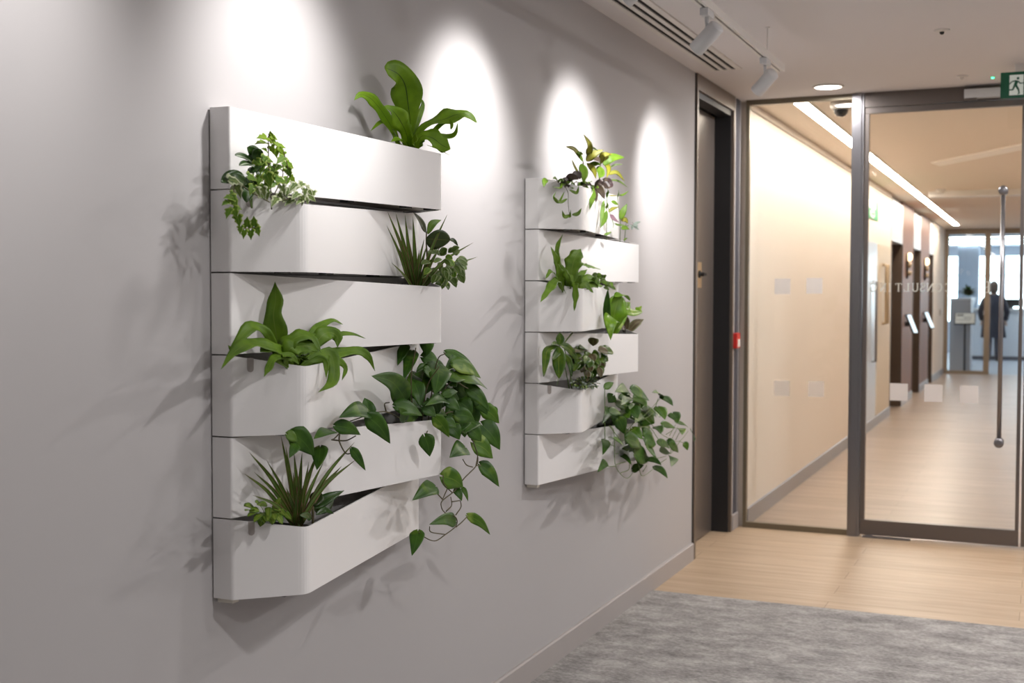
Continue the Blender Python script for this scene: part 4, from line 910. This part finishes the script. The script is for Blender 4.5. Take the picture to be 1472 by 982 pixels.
p.lf([(730, 720), (770, 650), (800, 595)], 110, (.15, .15), 'oval', face=CAMF); p.lf([(740, 740), (850, 660), (1010, 585)], 90, (.15, .17), 'lance', mi=1); p.lf([(740, 750), (830, 730), (918, 650)], 100, (.15, .17), 'oval', face=CAMF); p.lf([(760, 800), (840, 755), (918, 790)], 48, (.16, .18), 'lance', mi=1)
p.lf([(720, 840), (680, 810), (620, 805)], 60, (.16, .17), 'oval', mi=1)
p.st([(735, 900), (735, 730)], 0.003, .15); p.st([(735, 850), (690, 740)], 0.002, .15); p.done()

# ------------------------------------------------------------------ far plants
c = (770, 180, 5.776)
p = Plant('croton', P(850, 280, 0.11), 'yellow green and purple leafy plant in the topmost far planter', 'houseplant', [L_YEL, L_FERN2, L_PURP, L_BUSH], stem=M_STEMD, crop=c)
Z = lambda pl, w, x, mi, **k: p.lf(pl, w*1.1, x, k.pop('shape', 'lance'), mi=mi, face=CAMF, **k)
for pl, w, mi in [([(390, 290), (320, 205), (248, 178)], 42, 0), ([(436, 270), (445, 170), (398, 75)], 48, 0), ([(420, 300), (480, 240), (562, 205)], 58, 0), ([(395, 300), (360, 240), (395, 240)], 40, 1), ([(425, 315), (480, 370), (500, 445)], 40, 0), ([(360, 400), (320, 340), (300, 285)], 26, 0), ([(380, 320), (400, 400), (395, 480)], 60, 1),
    ([(560, 330), (630, 270), (738, 268)], 60, 1), ([(540, 330), (520, 290), (484, 290)], 50, 2), ([(545, 320), (560, 250), (635, 240)], 46, 0), ([(590, 410), (670, 392), (740, 465)], 30, 0), ([(590, 365), (660, 330), (728, 326)], 12, 3), ([(570, 300), (605, 360), (590, 440)], 36, 0), ([(590, 450), (690, 465), (768, 520)], 14, 3), ([(430, 330), (500, 320), (540, 330)], 30, 1), ([(560, 300), (600, 250), (620, 240)], 30, 0),
    ([(490, 480), (550, 490), (612, 525)], 56, 2), ([(325, 380), (350, 410), (370, 450)], 56, 2), ([(490, 490), (540, 540), (572, 615)], 60, 2), ([(480, 520), (495, 580), (500, 640)], 40, 2), ([(470, 520), (470, 600), (448, 698)], 44, 1), ([(540, 465), (600, 450), (630, 500), (600, 525)], 30, 2), ([(250, 460), (300, 430), (360, 450)], 50, 2), ([(520, 340), (540, 400), (525, 440)], 56, 1), ([(440, 200), (480, 190), (520, 215)], 14, 3)]:
    Z(pl, w, (.14, .19), mi)
for i in range(34):
    x_ = random.uniform(180, 480); y_ = 455+(x_-180)*.19+random.uniform(-20, 25); an = random.uniform(0, 6.28)
    Z([(x_, y_), (x_+28*math.cos(an), y_+14*math.sin(an)-8), (x_+55*math.cos(an), y_+30*math.sin(an))], 32, (.12, .17), 1 if i % 3 else 2)
for pl, w in [([(240, 550), (190, 640), (150, 600), (170, 550)], 16), ([(220, 480), (205, 520), (140, 512)], 14), ([(280, 540), (340, 560), (358, 505)], 22), ([(285, 745), (240, 760), (220, 708)], 26), ([(300, 745), (350, 735), (382, 688)], 26), ([(100, 455), (75, 465), (68, 515)], 40), ([(270, 740), (285, 760), (290, 700)], 16), ([(265, 610), (200, 640), (150, 590)], 20)]:
    Z(pl, w, (.19, .20), 1)
for q in ([(400, 560), (395, 300)], [(520, 560), (540, 310)]): p.st(q, .0035, .13, .0025)
for q in ([(300, 520), (235, 480), (268, 560), (270, 640), (280, 745)], [(235, 490), (160, 460), (95, 455)]): p.st(q, .0012, (.15, .195), .0009)
p.done()
c = (850, 270, 10.911)
p = Plant('spiderwort', P(885, 350, 0.10), 'sparse hanging plant with mauve and silvery leaves at the right of the second far planter', 'houseplant', [L_FERN2, L_MAUV, L_SILV, L_YEL], crop=c)
for pl, w, mi in [([(200, 190), (170, 400), (145, 630)], 60, 0), ([(240, 360), (210, 500), (140, 630)], 66, 0), ([(290, 420), (350, 480), (435, 545)], 66, 1), ([(450, 500), (500, 370), (560, 250)], 90, 0), ([(430, 115), (500, 110), (590, 45)], 26, 0), ([(310, 215), (370, 235), (420, 270)], 56, 0), ([(270, 380), (330, 330), (430, 300)], 50, 3), ([(270, 120), (330, 125), (410, 125)], 20, 3), ([(260, 130), (200, 60), (165, 10)], 30, 0),
    ([(660, 580), (720, 550), (780, 530)], 40, 2), ([(660, 580), (700, 620), (750, 660)], 46, 2), ([(660, 580), (640, 530), (605, 500)], 34, 2), ([(660, 590), (620, 600), (580, 590)], 36, 2), ([(660, 580), (640, 630), (635, 660)], 34, 2), ([(660, 580), (700, 590), (740, 600)], 50, 2), ([(470, 650), (530, 625), (600, 650)], 70, 0), ([(470, 520), (530, 500), (575, 560)], 80, 3), ([(360, 560), (430, 585), (520, 580)], 30, 0), ([(200, 740), (260, 720), (315, 690)], 40, 0), ([(500, 830), (540, 800), (570, 790)], 22, 0), ([(240, 160), (255, 60), (250, 0)], 40, 0), ([(415, 150), (425, 80), (425, 30)], 26, 0), ([(230, 330), (250, 260), (220, 180)], 40, 0)]:
    p.lf(pl, w, (.15, .17), 'lance', mi=mi)
for q in ([(240, 900), (240, 300), (250, 150)], [(245, 250), (300, 420), (345, 560), (340, 620)], [(450, 860), (455, 500), (420, 250), (410, 130)], [(520, 850), (530, 690)], [(520, 850), (545, 560)], [(530, 600), (660, 585)]): p.st(q, .0015, (.12, .16), .001)
p.done()
c = (770, 330, 5.776)
p = Plant('crisp_fern', P(825, 425, 0.13), 'wavy green fern at the left bend of the third far planter', 'fern', [L_FERN2, L_BUSH], crop=c)
for pl, w, x, sh_ in [([(240, 520), (200, 340), (125, 140)], 78, (.12, .12), 'strap'), ([(200, 400), (180, 300), (180, 150), (225, 40)], 44, (.12, .12), 'lance'), ([(270, 520), (300, 330), (330, 230), (376, 160)], 120, (.14, .15), 'strap'), ([(230, 520), (200, 400), (175, 280)], 90, (.13, .15), 'strap'), ([(230, 520), (140, 350), (80, 410)], 36, (.14, .18), 'strap'), ([(250, 530), (180, 420), (110, 500), (38, 605)], 62, (.14, .21), 'strap'), ([(300, 530), (325, 450), (330, 560), (320, 680)], 46, (.15, .215), 'strap'),
    ([(300, 520), (350, 400), (430, 330)], 50, (.13, .15), 'strap'), ([(370, 280), (420, 300), (460, 310), (540, 332)], 36, (.13, .15), 'lance'), ([(300, 530), (420, 410), (545, 440)], 76, (.14, .18), 'strap'), ([(300, 530), (400, 460), (480, 525)], 50, (.15, .2), 'strap'), ([(320, 520), (450, 460), (560, 470)], 60, (.15, .19), 'strap'), ([(300, 530), (290, 430), (250, 330)], 90, (.14, .17), 'strap'), ([(300, 530), (340, 440), (380, 380)], 70, (.14, .17), 'strap')]:
    p.lf(pl, w, x, sh_, ruffle=.18, wave=.06, face=(.45, -.7, .5))
for i in range(22):
    x_ = random.uniform(460, 620); y_ = 390+(x_-460)*.45+random.uniform(-30, 50); an = random.uniform(-.8, 2)
    p.lf([(x_, y_), (x_+25*math.cos(an), y_+25*math.sin(an)-8), (x_+50*math.cos(an), y_+50*math.sin(an))], 26, (.17, .19), 'oval', mi=i % 2)
p.st([(270, 560), (250, 420)], .002, .13); p.st([(300, 560), (420, 440), (600, 430)], .0015, (.14, .17)); p.done()
p = Plant('anthurium', P(885, 492, 0.10), 'bright green glossy broad-leaved plant at the right of the fourth far planter', 'houseplant', [L_BRIGHT, L_POTH], crop=c)
p.lf([(620, 900), (590, 700), (600, 490)], 56, (.12, .16), 'strap', mi=1, face=CAMF); p.lf([(640, 900), (650, 720), (695, 540)], 190, (.12, .15), 'paddle', face=(.5, -.8, .1), ruffle=.06); p.lf([(650, 740), (620, 760), (622, 920)], 130, (.17, .21), 'heart', mi=0, face=(.5, -.7, .5)); p.lf([(660, 900), (730, 700), (830, 690), (860, 660), (880, 635)], 50, (.12, .14), 'strap', ruffle=.3)
p.lf([(640, 900), (700, 700), (785, 600)], 110, (.12, .13), 'strap'); p.lf([(660, 560), (720, 540), (780, 590)], 80, (.16, .15), 'oval', face=(.3, -.4, .9)); p.lf([(680, 640), (780, 690), (890, 685)], 60, (.14, .16), 'strap')
p.st([(640, 920), (640, 700)], .003, .12); p.st([(660, 920), (740, 690)], .002, .12); p.done()
p = Plant('prayer_plant', P(903, 492, 0.09), 'small brownish-leaved plant at the right end of the fourth far planter', 'houseplant', [L_BRWN, L_PURP], crop=c)
p.lf([(760, 860), (830, 780), (898, 745)], 62, (.11, .14), 'lance'); p.lf([(770, 860), (820, 800), (880, 780)], 46, (.11, .12), 'lance'); p.lf([(750, 860), (755, 760), (735, 700)], 46, (.10, .11), 'lance'); p.lf([(740, 850), (710, 800), (690, 780)], 60, (.12, .13), 'oval', mi=1); p.lf([(750, 860), (730, 820), (700, 830)], 50, (.12, .14), 'oval', mi=1)
p.st([(765, 920), (765, 830)], .002, .10); p.done()
c = (770, 470, 9.817)
p = Plant('umbrella_plant', P(800, 560, 0.12), 'umbrella plant with drooping leaflets at the left of the fifth far planter', 'houseplant', [L_SCHE], crop=c)
for pl, w, x in [([(335, 255), (345, 180), (340, 82)], 110, (.14, .13)), ([(330, 262), (280, 230), (222, 255)], 60, (.14, .16)), ([(320, 265), (170, 330), (140, 480), (112, 705)], 105, (.14, .18)), ([(335, 270), (310, 360), (235, 470)], 80, (.14, .17)), ([(335, 280), (325, 500), (330, 730)], 170, (.15, .2)), ([(350, 262), (460, 310), (600, 460)], 115, (.15, .17)), ([(370, 380), (470, 480), (512, 700)], 80, (.15, .18))]:
    p.lf(pl, w, x, 'oval', face=(.45, -.75, .35), fold=.2)
p.st([(500, 1000), (400, 500), (335, 265)], .0022, (.12, .14), .0012); p.st([(390, 260), (440, 180), (520, 85)], .003, .13); p.st([(335, 265), (395, 250)], .002, .14); p.st([(330, 700), (300, 820)], .001, .19); p.st([(390, 255), (480, 600), (520, 1000)], .0025, .12); p.done()
bushy('peperomia', 'dark bushy small-leaved plant in the middle of the fifth far planter', 'houseplant', c, 770, 440, 210, 190, 44, 115, 135, (0.10, 0.17), [L_SCHE, L_BRWN, L_SCHE], P(845, 562, 0.12)).done()
bushy('stonecrop', 'low pale speckled small-leaved plant along the rim of the fifth far planter', 'houseplant', c, 700, 790, 190, 70, 120, 26, 34, (0.15, 0.20), [L_BUSH, L_SILV, L_FITT], P(838, 566, 0.15), stemn=10, droop=.2).done()

c = (850, 540, 6.1375)
p = Plant('pothos', P(890, 632, 0.12), 'trailing green pothos reaching towards the dark door from the bottom far planter', 'pothos', [L_POTH, L_POTHV], stem=M_STEM, crop=c)
for b, t, w in [((335, 150), (205, 145), 100), ((320, 170), (262, 265), 90), ((355, 130), (512, 222), 96), ((380, 200), (490, 275), 90), ((160, 290), (98, 425), 66), ((160, 320), (262, 335), 64), ((240, 385), (290, 515), 84), ((350, 290), (410, 380), 100), ((118, 108), (198, 60), 44), ((612, 192), (535, 150), 56), ((622, 185), (722, 268), 62), ((540, 300), (605, 370), 84), ((590, 280), (650, 390), 80), ((720, 335), (762, 418), 78), ((455, 410), (558, 422), 66), ((580, 450), (612, 515), 70), ((620, 430), (745, 465), 52), ((765, 465), (800, 525), 66), ((740, 410), (860, 460), 40), ((880, 490), (905, 585), 60), ((825, 595), (850, 660), 42), ((675, 580), (748, 608), 46), ((580, 590), (692, 645), 54), ((608, 672), (700, 690), 58), ((700, 710), (705, 805), 76), ((558, 800), (675, 908), 56), ((365, 830), (465, 790), 56), ((380, 690), (500, 760), 120), ((430, 670), (415, 800), 120), ((345, 500), (300, 610), 100), ((330, 660), (385, 560), 120), ((470, 550), (570, 610), 120), ((490, 630), (575, 725), 120), ((125, 565), (100, 702), 62), ((130, 758), (52, 855), 56), ((200, 555), (295, 640), 42), ((250, 690), (355, 790), 44), ((365, 470), (450, 565), 70), ((690, 610), (770, 680), 60), ((190, 180), (150, 240), 70), ((430, 330), (380, 420), 90), ((290, 230), (340, 300), 90), ((500, 730), (620, 790), 50), ((310, 560), (440, 640), 100), ((250, 320), (330, 380), 90)]:
    h(b, t, w*1.2, (random.uniform(.14, .24), random.uniform(.2, .27)), 1 if random.random() < .2 else 0, arch=.06)
for i in range(34):
    a = random.uniform(0, 2*PI); r = math.sqrt(random.random()); bx_, by_ = 330+r*math.cos(a)*190, 360+r*math.sin(a)*190; an = random.uniform(0, 2.4); l = random.uniform(80, 120)
    h((bx_, by_), (bx_+math.cos(an)*l, by_+math.sin(an)*l), l*.75, (random.uniform(.06, .13),)*2)
for q in ([(250, 560), (160, 445), (195, 480), (205, 600), (210, 780), (260, 870), (320, 905), (375, 850)], [(210, 625), (165, 605), (150, 570)], [(215, 690), (245, 690)], [(210, 800), (150, 800), (128, 765)], [(220, 785), (300, 760)], [(260, 858), (330, 830), (335, 770)], [(205, 570), (180, 545), (150, 545)], [(250, 590), (290, 570)],
          [(300, 500), (440, 370), (560, 460), (640, 530), (770, 580), (855, 490)], [(320, 500), (500, 450), (600, 570), (700, 630), (700, 690), (790, 570)], [(400, 600), (420, 780), (450, 885), (560, 815)], [(455, 850), (490, 790)], [(570, 735), (660, 710)], [(610, 770), (665, 735)], [(440, 380), (520, 300), (610, 200)], [(450, 400), (560, 320)], [(560, 300), (590, 200)], [(690, 530), (745, 430)], [(715, 550), (765, 450)], [(745, 565), (790, 480)], [(660, 520), (720, 480)], [(120, 560), (118, 110)], [(780, 580), (825, 600)], [(470, 480), (480, 560)], [(300, 520), (320, 300), (340, 160)]):
    p.st(q, .0017, .20 if q[0][0] > 60 else .2, .0013)
p.done()

# small green plant on the office counter
q = Vector((XE(1392, 27.2), 27.2, 0))
pt = empty('potted_plant', (q.x, 27.2, 0)); tag(pt, 'dark green bushy potted plant behind the glazed screen', 'houseplant')
bm = bmesh.new(); lathe(bm, [(0.10, 0), (0.14, 0.02), (0.05, 0.06), (0.04, 1.15), (0.10, 1.22), (0.15, 1.42), (0.14, 1.42)], 24); link('pot', bm, M_DESK, pt, True)
bm = bmesh.new()
for i in range(150):
    a = random.uniform(0, 2*PI); e = random.uniform(.15, 1.3); r = random.uniform(.10, .26); c0 = Vector((0, 0, 1.44+random.random()*.08))
    d = Vector((math.cos(a)*math.cos(e)*1.25, math.sin(a)*math.cos(e), math.sin(e)*.9))
    leaf(bm, [c0, c0+d*r*.6, c0+d*r+Vector((0, 0, -.04))], .05, 'oval', face=(0, 0, 1), n=6, xmin=-9)
link('foliage', bm, [L_DARK], pt)

# ------------------------------------------------------------------ person beyond the glazed screen
def skin(name, verts, edges, radii, m, parent, sub=2, root=0):
    me = bpy.data.meshes.new(name); me.from_pydata(verts, edges, []); o = bpy.data.objects.new(name, me); C.objects.link(o); o.parent = parent
    sk = o.modifiers.new('skin', 'SKIN'); sk.use_smooth_shade = True
    for i, r in enumerate(radii):
        d = me.skin_vertices[0].data[i]; d.radius = r if isinstance(r, tuple) else (r, r); d.use_root = (i == root)
    sb = o.modifiers.new('sub', 'SUBSURF'); sb.levels = sub; sb.render_levels = sub; me.materials.append(m); return o
q = at(1427, 519)
pe = empty('person', (q.x, q.y, 0)); tag(pe, 'person in a long dark coat standing at the reception, seen from behind', 'person')
V = []; E_ = []; RD = []
def add(v, r, link_to=None):
    V.append(v); RD.append(r)
    if link_to is not None: E_.append((link_to, len(V)-1))
    return len(V)-1
pel = add((0, 0, .95), (.15, .11)); wa = add((0, 0, 1.12), (.13, .095), pel); ch = add((0, .0, 1.30), (.165, .11), wa); sh_ = add((0, 0, 1.43), (.10, .075), ch); ne = add((0, .01, 1.50), .055, sh_)
hd0 = add((0, .02, 1.57), (.07, .085), ne); hd1 = add((0, .02, 1.66), (.078, .098), hd0); hd2 = add((0, .015, 1.73), (.05, .06), hd1)
no = add((0, .125, 1.63), .012, hd0)
for s in (-1, 1):
    hp = add((s*.09, 0, .88), .088, pel); kn = add((s*.10, .03, .50), .056, hp); an_ = add((s*.10, -.01, .09), .04, kn); to = add((s*.11, .13, .04), .036, an_)
    so = add((s*.18, 0, 1.40), .058, sh_); el = add((s*.27, .02, 1.12), .042, so); wr = add((s*.25, .16, .90), .028, el); pa = add((s*.245, .20, .85), (.036, .02), wr)
    for k in range(4):
        f1 = add((s*(.225+.018*k), .225+.006*k, .815-.003*(k == 1)), .0095, pa); f2 = add((s*(.225+.018*k), .235, .785-.006*(k in (1, 2))), .008, f1)
    th = add((s*.212, .20, .84), .011, pa); add((s*.20, .215, .81), .009, th)
skin('body', V, E_, RD, M_SKIN, pe)
def loft(name, rings, m, parent, seg=28, fold=0.0):
    bm = bmesh.new(); rr = []
    for cx_, cy2, z, rx, ry in rings:
        rr.append([bm.verts.new((cx_+rx*(1+fold*math.sin(k*PI/3+z*5))*math.cos(2*PI*k/seg), cy2+ry*math.sin(2*PI*k/seg), z)) for k in range(seg)])
    for a, b in zip(rr, rr[1:]):
        for k in range(seg): bm.faces.new((a[k], a[(k+1) % seg], b[(k+1) % seg], b[k]))
    bmesh.ops.recalc_face_normals(bm, faces=bm.faces[:]); return link(name, bm, m, parent, True)
coat = loft('coat', [(0, 0, .52, .27, .21), (0, 0, .75, .245, .185), (0, 0, .98, .21, .155), (0, 0, 1.13, .185, .14), (0, 0, 1.30, .215, .15), (0, 0, 1.40, .205, .125), (0, .0, 1.455, .14, .095), (0, .01, 1.49, .085, .075)], M_COAT, pe, fold=.03)
for s in (-1, 1):
    bm = bmesh.new(); tube(bm, [(s*.17, 0, 1.39), (s*.27, .02, 1.13), (s*.255, .15, .92)], .075, .048, seg=16, n=10); link('sleeve', bm, M_COAT, coat, True)
    bm = bmesh.new(); tube(bm, [(s*.09, 0, .86), (s*.10, .03, .50), (s*.10, 0, .08)], .10, .062, seg=16, n=10); link('trouser_leg', bm, M_JEAN, pe, True)
    bm = bmesh.new(); tube(bm, [(s*.10, -.05, .045), (s*.10, .06, .045), (s*.11, .17, .035)], .045, .035, seg=14, n=6)
    for v in bm.verts: v.co.z = max(0.0, v.co.z)
    link('shoe', bm, M_SHOE, pe, True)
bm = bmesh.new(); bmesh.ops.create_uvsphere(bm, u_segments=24, v_segments=16, radius=1)
for v in bm.verts:
    z = v.co.z; v.co = Vector((v.co.x*.098, v.co.y*.112-.01, z*.125+1.665-(.05 if v.co.y < 0 and z < 0 else 0)))
for v in [v for v in bm.verts if v.co.y > .07 and v.co.z < 1.72]: v.co.y = .055
link('hair', bm, M_HAIR, pe, True)

# ------------------------------------------------------------------ world, camera
w = bpy.data.worlds.new('World'); bpy.context.scene.world = w; w.use_nodes = True
bg = w.node_tree.nodes['Background']; bg.inputs[0].default_value = (0.78, 0.89, 1.0, 1); bg.inputs[1].default_value = 7.0
cd = bpy.data.cameras.new('Camera'); co = bpy.data.objects.new('Camera', cd); C.objects.link(co); bpy.context.scene.camera = co
cd.sensor_width = 36; cd.lens = F*36/1472; cd.clip_start = 0.05; cd.clip_end = 200
co.matrix_world = Matrix(((RT.x, UP.x, -FW.x, CAM.x), (RT.y, UP.y, -FW.y, CAM.y), (RT.z, UP.z, -FW.z, CAM.z), (0, 0, 0, 1)))
cd.dof.use_dof = True; cd.dof.focus_distance = 3.4; cd.dof.aperture_fstop = 4.5
sc = bpy.context.scene
sc.view_settings.view_transform = 'Standard'; sc.view_settings.look = 'None'; sc.view_settings.gamma = 1; sc.view_settings.use_curve_mapping = False
sc.view_settings.exposure = 0.07
